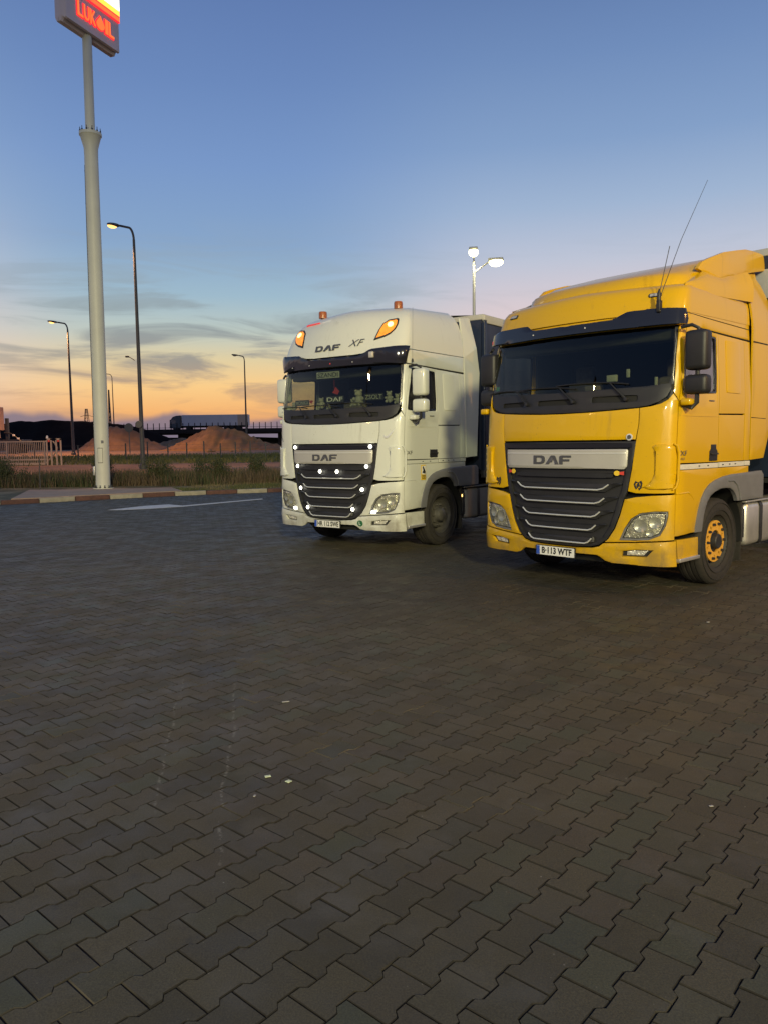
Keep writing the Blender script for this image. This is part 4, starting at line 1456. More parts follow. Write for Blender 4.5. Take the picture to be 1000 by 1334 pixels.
def tile_material():
    m = bpy.data.materials.new('concrete_paver')
    m.use_nodes = True
    nt = m.node_tree
    N, L = nt.nodes, nt.links
    b = N['Principled BSDF']
    g = N.new('ShaderNodeNewGeometry')
    oi = N.new('ShaderNodeObjectInfo')

    def M(op, a, b_=None, c=None):
        n = N.new('ShaderNodeMath')
        n.operation = op
        for i, v in enumerate((a, b_, c)):
            if v is None:
                continue
            if isinstance(v, (int, float)):
                n.inputs[i].default_value = v
            else:
                L.new(v, n.inputs[i])
        return n.outputs[0]

    def noise(sc, det=4, rough=.6, vec=None, dist=0):
        n = N.new('ShaderNodeTexNoise')
        n.inputs['Scale'].default_value = sc
        n.inputs['Detail'].default_value = det
        n.inputs['Roughness'].default_value = rough
        n.inputs['Distortion'].default_value = dist
        L.new(vec or g.outputs['Position'], n.inputs['Vector'])
        return n.outputs[0]

    def rng(v, a, b_, c=0, d=1):
        n = N.new('ShaderNodeMapRange')
        n.interpolation_type = 'SMOOTHSTEP'
        L.new(v, n.inputs[0])
        for i, q in enumerate((a, b_, c, d)):
            n.inputs[i + 1].default_value = q
        return n.outputs[0]

    def mix(f, a, b_, bt='MIX'):
        n = N.new('ShaderNodeMix')
        n.data_type = 'RGBA'
        n.blend_type = bt
        for s_, v in ((0, f), (6, a), (7, b_)):
            if isinstance(v, (int, float, tuple)):
                n.inputs[s_].default_value = v
            else:
                L.new(v, n.inputs[s_])
        return n.outputs[2]
    rv = M('FRACT', M('ADD', oi.outputs['Random'], g.outputs['Random Per Island']))
    base = mix(rng(rv, 0, 1, 0, 1), (.066, .056, .030, 1), (.086, .073, .040, 1))
    rv2 = M('FRACT', M('MULTIPLY', rv, 7.31))
    base = mix(rng(rv2, .72, 1, 0, .45), base, (.070, .082, .046, 1))
    rv3 = M('FRACT', M('MULTIPLY', rv, 13.7))
    base = mix(rng(rv3, .8, 1, 0, .45), base, (.092, .072, .044, 1))
    # fine grit
    gr = rng(noise(160, 3, .7), .3, .72, .72, 1.28)
    vm = N.new('ShaderNodeVectorMath')
    vm.operation = 'SCALE'
    L.new(base, vm.inputs[0])
    L.new(gr, vm.inputs['Scale'])
    c = vm.outputs[0]
    # broad stains
    c = mix(rng(noise(.55, 6, .62, dist=.6), .46, .68, 0, .42), c, (.036, .034, .026, 1))
    c = mix(rng(noise(2.6, 5, .6), .5, .72, 0, .38), c, (.115, .105, .08, 1))
    c = mix(rng(noise(5.5, 6, .7), .60, .74, 0, .55), c, (.03, .028, .024, 1))
    # tyre-worn lane and oily patch under and before the trucks
    sx = N.new('ShaderNodeSeparateXYZ')
    L.new(g.outputs['Position'], sx.inputs[0])
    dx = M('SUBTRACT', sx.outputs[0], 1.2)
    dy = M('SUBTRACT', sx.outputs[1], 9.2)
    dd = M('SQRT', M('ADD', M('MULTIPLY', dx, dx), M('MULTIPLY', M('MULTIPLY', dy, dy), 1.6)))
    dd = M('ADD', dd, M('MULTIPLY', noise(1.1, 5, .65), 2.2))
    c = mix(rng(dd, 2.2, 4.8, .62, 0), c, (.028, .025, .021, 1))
    # dotted light drip trails
    for (x0, y0, x1, y1, w) in ((-1.46, 5.4, -1.02, 3.2, .012), (-1.07, 5.4, -.64, 2.7, .012)):
        ux, uy = x1 - x0, y1 - y0
        l = math.hypot(ux, uy)
        ux, uy = ux / l, uy / l
        ax = M('SUBTRACT', sx.outputs[0], x0)
        ay = M('SUBTRACT', sx.outputs[1], y0)
        per = M('ABSOLUTE', M('ADD', M('ADD', M('MULTIPLY', ax, uy), M('MULTIPLY', ay, -ux)), M('MULTIPLY', M('SUBTRACT', noise(1.3, 2), .5), .12)))
        al = M('ADD', M('MULTIPLY', ax, ux), M('MULTIPLY', ay, uy))
        msk = M('MULTIPLY', rng(per, 0, w, 1, 0), M('MULTIPLY', rng(al, 0, .2), rng(al, l - .3, l, 1, 0)))
        msk = M('MULTIPLY', msk, rng(noise(17, 3, .8), .50, .56, 0, .6))
        c = mix(msk, c, (.22, .21, .165, 1))
    # specks of grit
    vo = N.new('ShaderNodeTexVoronoi')
    vo.inputs['Scale'].default_value = 14
    L.new(g.outputs['Position'], vo.inputs['Vector'])
    wn = N.new('ShaderNodeTexWhiteNoise')
    L.new(vo.outputs['Position'], wn.inputs['Vector'])
    vo2 = N.new('ShaderNodeTexVoronoi')
    vo2.inputs['Scale'].default_value = 46
    L.new(g.outputs['Position'], vo2.inputs['Vector'])
    wn2 = N.new('ShaderNodeTexWhiteNoise')
    L.new(vo2.outputs['Position'], wn2.inputs['Vector'])
    sp2 = M('MULTIPLY', rng(vo2.outputs['Distance'], .05, .16, .7, 0), rng(wn2.outputs['Value'], .90, .97))
    c = mix(sp2, c, (.2, .18, .125, 1))
    sp = M('MULTIPLY', rng(vo.outputs['Distance'], .0, .07, 1, 0), rng(wn.outputs['Value'], .72, .9))
    c = mix(sp, c, (.3, .28, .22, 1))
    L.new(c, b.inputs['Base Color'])
    L.new(rng(noise(3, 5), .3, .7, .5, .78), b.inputs['Roughness'])
    b.inputs['Specular IOR Level'].default_value = .42
    bp = N.new('ShaderNodeBump')
    bp.inputs['Strength'].default_value = .35
    bp.inputs['Distance'].default_value = .004
    L.new(noise(120, 5, .7), bp.inputs['Height'])
    L.new(bp.outputs[0], b.inputs['Normal'])
    return m


MT['paver'] = tile_material()
MT['joint'] = mat('joint_sand', (.018, .016, .012), .95, noise=.5, nscale=30, coord='World')
MT['paver_edge'] = mat('paver_dark_edge', (.020, .017, .012), .9, noise=.3, nscale=20, col2=(.085, .072, .046), c2scale=1.7, c2lo=.56, c2hi=.68, coord='World')  # bevels and sides darker than the tops, paler in noise patches

A_, Pp, YAWP = .2, .1429, R(48.42)
HW, HN, G_ = (.165 / 2), (.1208 / 2), .0024
ex = np.array([math.cos(YAWP), math.sin(YAWP)])
ey = np.array([-math.sin(YAWP), math.cos(YAWP)])


def paver_outline(g=G_):
    h = .1 - g
    w, n_ = HW - g, HN - g
    return [(-h, -w), (-.058, -w), (-.041, -n_), (.041, -n_), (.058, -w), (h, -w), (h, w), (.058, w), (.041, n_), (-.041, n_), (-.058, w), (-h, w)]


def paver_rings(rr, bev=.0022):
    o = paver_outline()
    i_ = [(x * (1 - bev / .1), y * (1 - bev / .07)) for x, y in o]
    jj = [(rr.uniform(-.0012, .0012), rr.uniform(-.0012, .0012)) for _ in o]
    i_ = [(x + a, y + b_) for (x, y), (a, b_) in zip(i_, jj)]
    return o, i_


def paver_mesh(seed):
    rr = random.Random(seed)
    o, i_ = paver_rings(rr)
    vs = [(x, y, 0) for x, y in i_] + [(x, y, -.0034) for x, y in o] + [(x, y, -.03) for x, y in o]
    fs = [tuple(range(12))]
    for k in range(12):
        k2 = (k + 1) % 12
        fs.append((12 + k, 12 + k2, k2, k))
        fs.append((24 + k, 24 + k2, 12 + k2, 12 + k))
    me = bpy.data.meshes.new('paver')
    me.from_pydata(vs, [], fs)
    me.materials.append(MT['paver'])
    me.materials.append(MT['paver_edge'])
    me.polygons.foreach_set('material_index', [0] + [1] * (len(fs) - 1))
    return me


pave = MB()
kp = [(-19, -4), (30, -4)] + [(x, y) for x, y in KERB[::-1]]
pave.prism(kp, Matrix.Translation((0, 0, -.06)), .053)
pavement = pave.build('pavement', MT['joint'], None, False)
tagt(pavement, 'dark concrete block pavement of the truck park laid in zigzag rows', None, None, 'structure')

cells = []
ox, oy = -1.109, 2.198
for i in range(-260, 260):
    for j in range(-260, 260):
        a = (i + (.5 if j % 2 else 0) + .5) * A_
        b_ = -j * Pp
        x = ox + a * ex[0] + b_ * ey[0]
        y = oy + a * ex[1] + b_ * ey[1]
        if y < .9 or y > 32 or abs(x) > .56 * y + 1.1:
            continue
        if y > kerb_y(x) - .10 or x > 15:
            continue
        cells.append((x, y))
cells.sort(key=lambda c: c[0] ** 2 + c[1] ** 2 + (0 if abs(c[0]) < .52 * c[1] + .1 and c[1] > 2.0 else 400))
pmesh = [paver_mesh(k) for k in range(4)]
prnd = random.Random(3)
NS = 300
for x, y in cells[:NS]:
    o = bpy.data.objects.new('paver', prnd.choice(pmesh))
    C.objects.link(o)
    o.parent = pavement
    o.location = (x, y, prnd.uniform(-.0016, .0016))
    o.rotation_euler = (prnd.gauss(0, .007), prnd.gauss(0, .007), YAWP + prnd.gauss(0, .004) + (math.pi if prnd.random() < .5 else 0))
# the rest joined
V, F = [], []
for (x, y) in cells[NS:]:
    d = math.hypot(x, y)
    o, i_ = paver_rings(prnd)
    th = YAWP + prnd.gauss(0, .004)
    c_, s_ = math.cos(th), math.sin(th)
    tx_, ty_ = prnd.gauss(0, .007), prnd.gauss(0, .007)
    z0 = prnd.uniform(-.0018, .0018)
    n0 = len(V)
    for (px, py) in i_:
        V.append((x + px * c_ - py * s_, y + px * s_ + py * c_, z0 + px * tx_ + py * ty_))
    for (px, py) in o:
        V.append((x + px * c_ - py * s_, y + px * s_ + py * c_, z0 + px * tx_ + py * ty_ - .0042))
    F.append(tuple(range(n0, n0 + 12)))
    near = d < 14
    if near:
        for (px, py) in o:
            V.append((x + px * c_ - py * s_, y + px * s_ + py * c_, -.022))
    for k in range(12):
        k2 = (k + 1) % 12
        F.append((n0 + 12 + k, n0 + 12 + k2, n0 + k2, n0 + k))
        if near:
            F.append((n0 + 24 + k, n0 + 24 + k2, n0 + 12 + k2, n0 + 12 + k))
me = bpy.data.meshes.new('pavers')
me.from_pydata(V, [], F)
me.materials.append(MT['paver'])
me.materials.append(MT['paver_edge'])
me.polygons.foreach_set('material_index', [0 if len(f) == 12 else 1 for f in F])
o = bpy.data.objects.new('further_pavers', me)
C.objects.link(o)
o.parent = pavement
o['kind'] = 'stuff'

# white arrow painted on the pavement
MT['roadpaint'] = mat('road_paint', (.62, .6, .55), .7, noise=.25, nscale=9, coord='World')
arrow = [(-7.14, 19.79), (-6.55, 21.0), (-6.02, 21.42), (-5.5, 20.93), (-3.69, 23.24), (-3.61, 22.98), (-5.37, 20.62), (-6.19, 19.98), (-6.86, 19.72)]
mb = MB().prism(arrow, Matrix.Translation((0, 0, .0065)), .003)
tagt(mb.build('painted_arrow', MT['roadpaint'], None, False), 'white arrow painted on the dark paving near the kerb', None, None, 'structure')

# kerb of alternating stones
MT['kerb_red'] = mat('kerb_red_paint', (.115, .052, .038), .8, noise=.35, nscale=7, bump=.3, bscale=30, coord='World')
MT['kerb_cream'] = mat('kerb_cream_paint', (.34, .30, .22), .8, noise=.25, nscale=7, bump=.3, bscale=30, coord='World')
kerb = MB().prism([(x, y + .02) for x, y in KERB] + [(x - .05, y + .12) for x, y in KERB[::-1]], Matrix.Translation((0, 0, -.02)), .10).build('kerb', MT['joint'], None, False)
tagt(kerb, 'kerb of alternating red-brown and cream painted stones', None, None, 'structure')
seg = []
acc = 0
for (x0, y0), (x1, y1) in zip(KERB, KERB[1:]):
    seg.append((acc, acc + math.hypot(x1 - x0, y1 - y0), x0, y0, x1, y1))
    acc = seg[-1][1]


def kpt(s_):
    for a, b_, x0, y0, x1, y1 in seg:
        if s_ <= b_ or (a, b_) == seg[-1][:2]:
            t_ = (s_ - a) / (b_ - a)
            return Vector((x0 + (x1 - x0) * t_, y0 + (y1 - y0) * t_, 0))


s0 = math.hypot(4.5, 2.9) + math.hypot(3.34, 2.18)       # arc position of the joint seen at the left edge
LK = 1.04
krnd = random.Random(5)
for k in range(-8, 30):
    a, b_ = s0 + .02 + k * LK, s0 + .02 + (k + 1) * LK
    if a < 0 or b_ > acc:
        continue
    p, q = kpt(a + .008), kpt(b_ - .008)
    d = (q - p).normalized()
    n_ = Vector((-d.y, d.x, 0))
    M = Matrix.Translation((p + q) / 2 + Vector((0, 0, krnd.uniform(-.004, .004)))) @ Matrix.Rotation(math.atan2(d.y, d.x) + krnd.gauss(0, .004), 4, 'Z')
    l = (q - p).length / 2
    o = MB().box(-l, l, -.002, .14, -.05, .128, M, bev=.014).build('kerb_stone', MT['kerb_red'] if k % 2 == 0 else MT['kerb_cream'], kerb)

# ---------------------------------------------------------------- ground beyond the kerb
T_ = [(20, .10), (27, .12), (31, .25), (38, .5), (44, .64), (60, .85), (75, 1.25), (110, 1.3), (160, 1.2), (400, 1.4), (3200, 1.55)]


def tz(y, x=0):
    return interp(y, T_)


from mathutils import noise as mn


def strip(name, label, y0, y1, m, x0, x1, nx, ny, z=0.0, rough=.03, y0f=None):
    vs, fs = [], []
    for j in range(ny + 1):
        for i in range(nx + 1):
            x = x0 + (x1 - x0) * i / nx
            a = y0f(x) if y0f else y0
            t_ = j / ny
            y = a + (y1 - a) * t_
            e = min(1, 4 * min(t_, 1 - t_)) if y0f is None else 1
            zz = tz(y) + z + mn.noise(Vector((x * .6, y * .6, 3))) * rough
            vs.append((x, y, zz))
    n = nx + 1
    for j in range(ny):
        for i in range(nx):
            fs.append((j * n + i, j * n + i + 1, (j + 1) * n + i + 1, (j + 1) * n + i))
    mb = MB()
    mb.add(vs, fs)
    o = mb.build(name, m, None, True, 180)
    return tagt(o, label, None, None, 'structure')


MT['verge'] = mat('verge_soil', (.09, .08, .03), .95, noise=.5, nscale=2.2, col2=(.24, .20, .10), c2scale=.8, bump=.6, bscale=8, coord='World')
MT['road'] = mat('dusty_road', (.15, .085, .042), .9, noise=.3, nscale=.8, col2=(.22, .13, .065), c2scale=.25, coord='World')
MT['field'] = mat('field_grass', (.07, .066, .022), .95, noise=.5, nscale=.8, col2=(.12, .09, .03), c2scale=.3, coord='World')
MT['yard'] = mat('sandy_yard', (.22, .13, .07), .95, noise=.2, nscale=.3, coord='World')
MT['plain'] = mat('far_plain', (.05, .045, .03), .95, noise=.4, nscale=.02, coord='World')
strip('verge', 'strip of dry grass and soil behind the kerb', 20, 32.5, MT['verge'], -22, 30, 120, 20, 0, .03, lambda x: kerb_y(x) + .1)
strip('service_road', 'dusty reddish road running behind the verge', 32.5, 43.6, MT['road'], -60, 60, 60, 8, 0, .02)
strip('grass_strip', 'grass strip between the dusty road and the sand yard', 43.6, 62, MT['field'], -80, 80, 80, 14, 0, .06)
strip('sand_yard', 'pale sandy yard where the heaps are stored', 62, 130, MT['yard'], -140, 140, 70, 20, 0, .08)
strip('plain', 'flat dark plain reaching the horizon', 130, 3200, MT['plain'], -3000, 3000, 20, 20, 0, 0)
strip('left_ground', 'dark ground left of the paving', -40, 20, MT['verge'], -60, -19, 6, 6, -.1, 0)
strip('left_verge', 'dark ground left of the verge', 20, 32.5, MT['verge'], -60, -22, 6, 6, -.0, 0)

# concrete slab that carries the sign pole
MT['slab'] = mat('slab_concrete', (.42, .28, .17), .85, noise=.2, nscale=1.6, bump=.2, bscale=12, coord='World')
sl = [(-10.86, 23.28), (-9.45, 23.66), (-8.62, 24.24), (-7.78, 24.82), (-6.96, 25.36), (-6.7, 25.9), (-7.7, 28.0), (-12.9, 28.0), (-12.6, 26.6)]
sl = [(-11.0, 22.62), (-10.25, 23.04), (-9.5, 23.66), (-8.68, 24.26), (-7.83, 24.82), (-6.96, 25.36), (-6.72, 25.6), (-7.75, 27.95), (-12.95, 28.25)]
tagt(MB().prism(sl, Matrix.Translation((0, 0, -.05)), .195).build('concrete_slab', MT['slab'], None, False), 'pale concrete slab under the tall sign pole', None, None, 'structure')

# ---------------------------------------------------------------- grass, weeds and bushes
def leaf_mat(name, c1, c2):
    m = bpy.data.materials.new(name)
    m.use_nodes = True
    nt = m.node_tree
    b = nt.nodes['Principled BSDF']
    g = nt.nodes.new('ShaderNodeNewGeometry')
    mx = nt.nodes.new('ShaderNodeMix')
    mx.data_type = 'RGBA'
    mx.inputs[6].default_value = (*c1, 1)
    mx.inputs[7].default_value = (*c2, 1)
    nt.links.new(g.outputs['Random Per Island'], mx.inputs[0])
    nt.links.new(mx.outputs[2], b.inputs['Base Color'])
    b.inputs['Roughness'].default_value = .8
    return m


MT['grass'] = leaf_mat('grass_blades', (.05, .07, .015), (.13, .12, .035))
MT['drygrass'] = leaf_mat('dry_grass_blades', (.10, .08, .03), (.24, .19, .09))
MT['leaf'] = leaf_mat('bush_leaves', (.025, .045, .012), (.09, .085, .03))
MT['dryweed'] = leaf_mat('dry_weed', (.07, .05, .025), (.16, .11, .06))
MT['stem'] = mat('plant_stem', (.09, .07, .04), .9)


def blades(name, label, pts, hmin, hmax, w, m, lean=.35):
    V, F = [], []
    for (x, y, z) in pts:
        h = rnd.uniform(hmin, hmax)
        a = rnd.uniform(0, 6.28)
        lx, ly = rnd.gauss(0, lean) * h, rnd.gauss(0, lean) * h
        dx, dy = math.cos(a) * w, math.sin(a) * w
        n = len(V)
        V += [(x - dx, y - dy, z - .01), (x + dx, y + dy, z - .01), (x + dx * .6 + lx * .45, y + dy * .6 + ly * .45, z + h * .6), (x - dx * .6 + lx * .45, y - dy * .6 + ly * .45, z + h * .6), (x + lx, y + ly, z + h)]
        F += [(n, n + 1, n + 2, n + 3), (n + 3, n + 2, n + 4)]
    me = bpy.data.meshes.new(name)
    me.from_pydata(V, [], F)
    me.materials.append(m)
    o = bpy.data.objects.new(name, me)
    C.objects.link(o)
    return tagt(o, label, 'grass', None, 'stuff')


def vz(x, y):
    return tz(y) + mn.noise(Vector((x * .6, y * .6, 3))) * .03


def in_slab(x, y):
    return -13.0 < x < -6.7 and y < 28.25 and y > 22 and not (x > -7.75 and (y - 25.6) > (x + 6.72) * -2.28)


def scatter(n, x0, x1, yf0, yf1, dens=None):
    out = []
    while len(out) < n:
        x = rnd.uniform(x0, x1)
        y = rnd.uniform(yf0(x), yf1(x))
        if in_slab(x, y):
            continue
        if dens and rnd.random() > dens(x, y):
            continue
        out.append((x, y, vz(x, y)))
    return out


clump = lambda x, y: max(0, min(1, .5 + 2.2 * mn.noise(Vector((x * .55, y * .55, 9)))))
blades('short_grass', 'short green grass growing behind the kerb', scatter(14000, -18, 3, lambda x: kerb_y(x) + .2, lambda x: kerb_y(x) + 3.8, clump), .03, .10, .008, MT['grass'])
blades('dry_grass', 'yellowed dry grass patches beside the kerb', scatter(5000, -7, 3, lambda x: kerb_y(x) + .2, lambda x: kerb_y(x) + 3.2, lambda x, y: 1 - clump(x, y)), .03, .09, .007, MT['drygrass'])
blades('tall_weeds', 'band of tall dry weeds between verge and dusty road', scatter(15000, -19, 4, lambda x: max(kerb_y(x) + 2.4, 28.2), lambda x: max(kerb_y(x) + 5.2, 31.5), lambda x, y: .25 + .75 * clump(x * 1.4, y)), .18, .62, .012, MT['dryweed'], .22)
blades('green_weeds', 'greener weeds among the tall dry ones', scatter(8000, -19, 4, lambda x: max(kerb_y(x) + 2.6, 28.3), lambda x: max(kerb_y(x) + 4.6, 31.0), lambda x, y: clump(x * .8 + 7, y)), .15, .6, .018, MT['leaf'], .25)
blades('field_grass', 'low grass on the strip beyond the dusty road', [(x, y, tz(y)) for x, y in ((rnd.uniform(-40, 5), rnd.uniform(43.8, 61)) for _ in range(16000))], .08, .3, .03, MT['grass'])


def bush(label, x, y, w, h, n, kind='bush'):
    z = tz(y)
    t = thing('bush', label, 'bush', (x, y, z), 0, 'bushes along the verge')
    st = MB()
    for k in range(9):
        a = rnd.uniform(0, 6.28)
        q = rnd.uniform(.2, .5)
        st.tube([(0, 0, -.02), (math.cos(a) * q * w * .5, math.sin(a) * q * w * .5, h * .5), (math.cos(a) * q * w, math.sin(a) * q * w, h * rnd.uniform(.8, 1.05))], [.012, .008, .003], 5)
    st.build('stem', MT['stem'], t)
    V, F = [], []
    lobes = [(rnd.uniform(-.6, .6) * w, rnd.uniform(-.4, .4) * w * .7, rnd.uniform(.3, .8) * h, rnd.uniform(.25, .45)) for _ in range(9)]
    for _ in range(n):
        lx, ly, lz, lr = rnd.choice(lobes)
        px = lx + rnd.gauss(0, lr * w * .42)
        py = ly + rnd.gauss(0, lr * w * .35)
        pz = max(.02, lz + rnd.gauss(0, lr * h * .5))
        if pz > h * 1.12:
            continue
        s_ = rnd.uniform(.015, .04)
        d = Vector((rnd.gauss(0, 1), rnd.gauss(0, 1), rnd.gauss(.6, 1))).normalized()
        e = d.orthogonal().normalized() * s_ * .45
        k = len(V)
        c0 = Vector((px, py, pz))
        V += [tuple(c0 - e * .3), tuple(c0 + d * s_ + e), tuple(c0 + d * s_ * 2.2), tuple(c0 + d * s_ - e)]
        F.append((k, k + 1, k + 2, k + 3))
    me = bpy.data.meshes.new('foliage')
    me.from_pydata(V, [], F)
    me.materials.append(MT['leaf'])
    o = bpy.data.objects.new('foliage', me)
    C.objects.link(o)
    o.parent = t
    return t


bush('green bush at the left edge of the photo behind the kerb grass', -14.0, 28.9, 1.0, .95, 5200)
bush('sparse dark bush just left of the tall sign pole', -10.75, 29.4, .55, 1.1, 2400)
bush('bushy weeds at the foot of the tallest street lamp', -8.7, 29.2, .8, .95, 3400)
bush('low shrub in front of the right-hand sand heap', -6.6, 29.6, .8, .9, 3400)
bush('narrow shrub between the sand heap and the white truck', -4.9, 30.0, .55, 1.0, 2400)
bush('low dark shrub beside the white truck corner', -3.4, 30.2, .6, .85, 2200)
tagt(MB().tube([(-12.35, 27.6, .05), (-12.33, 27.6, 1.25)], .02, 8).build('stake', MT['lamp_pole']), 'thin pale stake standing in the left bush', 'stake')

# ---------------------------------------------------------------- street lamps
street_lamp('tall lit street lamp right of the sign pole with small bracket', (-11.95, 38.3, .45), 12.4, (-.82, 0), True, .11, 0, 3800, cone=96)
street_lamp('lit street lamp left of the sign pole near the gate', (-26.1, 65, .9), 12.1, (-1.0, 0), True, .12, 0, 9000)
street_lamp('added unseen street lamp beyond the left edge lighting the dusty road', (-27.5, 41, .5), 12.2, (-1.0, 0), True, .12, 0, 4200, cone=120)  # out-of-view lamp added to brighten the road and gate
street_lamp('unlit street lamp beside the far lorry on the overpass', (-16.4, 93, 1.25), 12.4, (-.85, 0), False, .12, 0)
street_lamp('faint lit street lamp seen just right of the sign pole', (-41.7, 120, 1.3), 13.0, (-1.6, 0), True, .10, 0, 1500)
br = MB().tube([(-12.13, 38.25, 5.85), (-12.32, 38.2, 5.98), (-12.42, 38.18, 6.02)], .02, 6).box(-12.56, -12.38, 38.12, 38.24, 5.99, 6.07, bev=.02).build('pole_bracket', MT['lamp_pole'])
tagt(br, 'small bracket lamp halfway up the tallest street lamp', 'bracket')


def double_lamp(label, base, H, arms, power, aim, col, group='double-headed yard lamps'):
    t = thing('yard_lamp', label, 'yard lamp', base, 0, group)
    MB().lathe([(.12, 0), (.12, .3), (.085, .35), (.08, H * .62), (.065, H * .62 + .02), (.055, H)], 14).build('pole', MT['lamp_pole_light'], t)
    for (dx, dy, dz, z0) in arms:
        MB().tube([(0, 0, H - z0), (dx * .8, dy * .8, H - z0 + dz * .8), (dx, dy, H - z0 + dz)], .03, 8).build('arm', MT['lamp_pole_light'], t)
        d = Vector((dx, dy, 0)).normalized()
        M = Matrix.Translation((dx, dy, H - z0 + dz)) @ d.to_track_quat('X', 'Z').to_matrix().to_4x4()
        h = MB().box(-.05, .55, -.17, .17, 0, .10, M, bev=.03).build('lamp_head', MT['lamp_pole_light'], t)
        MB().lathe([(.19 * math.sin(math.pi * q / 8), -.17 * math.cos(math.pi * q / 8)) for q in range(9)], 16, M @ Matrix.Translation((.26, 0, -.06)) @ Matrix.Scale(1.5, 4, (1, 0, 0))).build('lamp_glass', MT['ledyard'], h)
        if power:
            p = Vector(base) + Vector((dx * 1.2, dy * 1.2, H - z0 + dz - .12))
            lamp('yard_light', 'SPOT', p, power, col, .22, aim, 150)
    return t


double_lamp('two-headed glaring yard lamp behind the white truck roof', (3.78, 32, .3), 8.65, ((-.05, -.35, .28, 0), (.62, -.15, .42, .45)), 260, (3.8, 30, 0), (1, .92, .6))

# ---------------------------------------------------------------- sign pylon
MT['pylon'] = mat('cream_pylon_paint', (.62, .61, .50), .5, noise=.08, nscale=1.2)
MT['signbox'] = mat('sign_box_grey', (.72, .60, .58), .5, noise=.05, nscale=1)
MT['neonred'] = mat('neon_red', (.9, .02, .02), .5, emit=(1, .022, .035), estr=1.25)
MT['neonorange'] = mat('neon_orange', (1, .2, .05), .5, emit=(1, .13, .02), estr=1.3)
MT['neonyellow'] = mat('neon_yellow', (1, .6, .1), .5, emit=(1, .55, .05), estr=1.6)
MT['neonwhite'] = mat('neon_white', (1, .95, .8), .5, emit=(1, .9, .7), estr=2.2)
PX, PY = -10.08, 27.6
tp = thing('sign_pylon', 'tall cream fuel station sign pole with glowing red LUKOIL board', 'sign', (PX, PY, .145))
zc = 12.3          # collar height
tp.rotation_euler = (0, .0096, 0)       # the mast leans a little
MB().lathe([(.25, 0), (.249, 3), (.243, 7), (.228, zc - .75)], 32).build('lower_mast', MT['pylon'], tp)
MB().lathe([(.228, zc - .78), (.235, zc - .52), (.34, zc - .13), (.375, zc - .09), (.375, zc), (.15, zc)], 32).build('collar', MT['pylon'], tp)
bolt = MB().lathe([(0, .15), (.012, .15), (.014, 0), (0, 0)], 8).lathe([(0, .05), (.03, .05), (.03, .01), (0, .01)], 6).mesh('bolt')
bolt.materials.append(MT['dark_metal'])
for k in range(12):
    a = 2 * math.pi * k / 12
    o = link('bolt', bolt, None, tp, False)
    o.location = (.345 * math.cos(a), .345 * math.sin(a), zc)
MB().lathe([(.16, zc), (.155, 15.6)], 24).build('upper_mast', MT['pylon'], tp)
bp_ = MB().lathe([(0, 0), (.36, 0), (.36, .03), (0, .03)], 32).build('base_plate', MT['pylon'], tp)
for k in range(12):
    a = 2 * math.pi * k / 12
    o = link('bolt', bolt, None, tp, False)
    o.location = (.305 * math.cos(a), .305 * math.sin(a), .02)
    o.scale = (1.3, 1.3, .7)
for zz in (1.6, 4.2, 6.4, 8.2, 9.9, 11.0):
    rr_ = .25 - .02 * zz / 12
    MB().lathe([(0, .03), (.018, .02), (.022, 0)], 8, Matrix.Translation((-rr_ * .82, -rr_ * .5, zz)) @ Vector((-.8, -.5, 0)).to_track_quat('Z', 'Y').to_matrix().to_4x4()).build('clamp', MT['dark_metal'], tp)
MB().tube([(-.215, -.14, .3), (-.215, -.14, 3.1), (-.21, -.135, 8), (-.195, -.125, 11.2)], .008, 5).build('cable', MT['dark_metal'], tp)
# access hatch
MF = Matrix.Rotation(R(-12), 4, 'Z')


def cyl_panel(name, a0, a1, z0, z1, r, m, th=.006):
    vs, fs = [], []
    for q in range(9):
        a = R(a0 + (a1 - a0) * q / 8)
        for rr2, z in ((r, z0), (r, z1), (r + th, z0), (r + th, z1)):
            vs.append((rr2 * math.cos(a), rr2 * math.sin(a), z))
    for q in range(8):
        b_ = q * 4
        fs += [(b_ + 2, b_ + 6, b_ + 7, b_ + 3), (b_, b_ + 1, b_ + 5, b_ + 4), (b_ + 1, b_ + 3, b_ + 7, b_ + 5), (b_, b_ + 4, b_ + 6, b_ + 2)]
    fs += [(0, 2, 3, 1), (32, 33, 35, 34)]
    mb = MB()
    mb.add(vs, fs)
    return mb.build(name, m, tp, False)


cyl_panel('hatch_frame', -105, -65, .92, 1.46, .2495, MT['dark_metal'], .005)
cyl_panel('hatch', -102.5, -67.5, .94, 1.44, .2495, MT['pylon'], .011)
cyl_panel('rating_plate', -75, -55, 1.62, 1.72, .2495, MT['grey_plastic'], .006)
MB().box(-.30, -.23, -.14, -.03, .48, .80, bev=.01).build('junction_box', MT['alu'], tp)
# board: face runs from its near-left to its far-right corner
F0, F1 = Vector((-10.30, 26.4, 0)), Vector((-9.36, 28.76, 0))
dF = (F1 - F0).normalized()
nF = Vector((dF.y, -dF.x, 0))            # outward face normal, towards +x
LF = (F1 - F0).length
zb = 15.66
MS = Matrix.Translation((F0.x - PX, F0.y - PY, zb - .145)) @ Matrix((dF, Vector((0, 0, 1)), nF)).transposed().to_4x4()
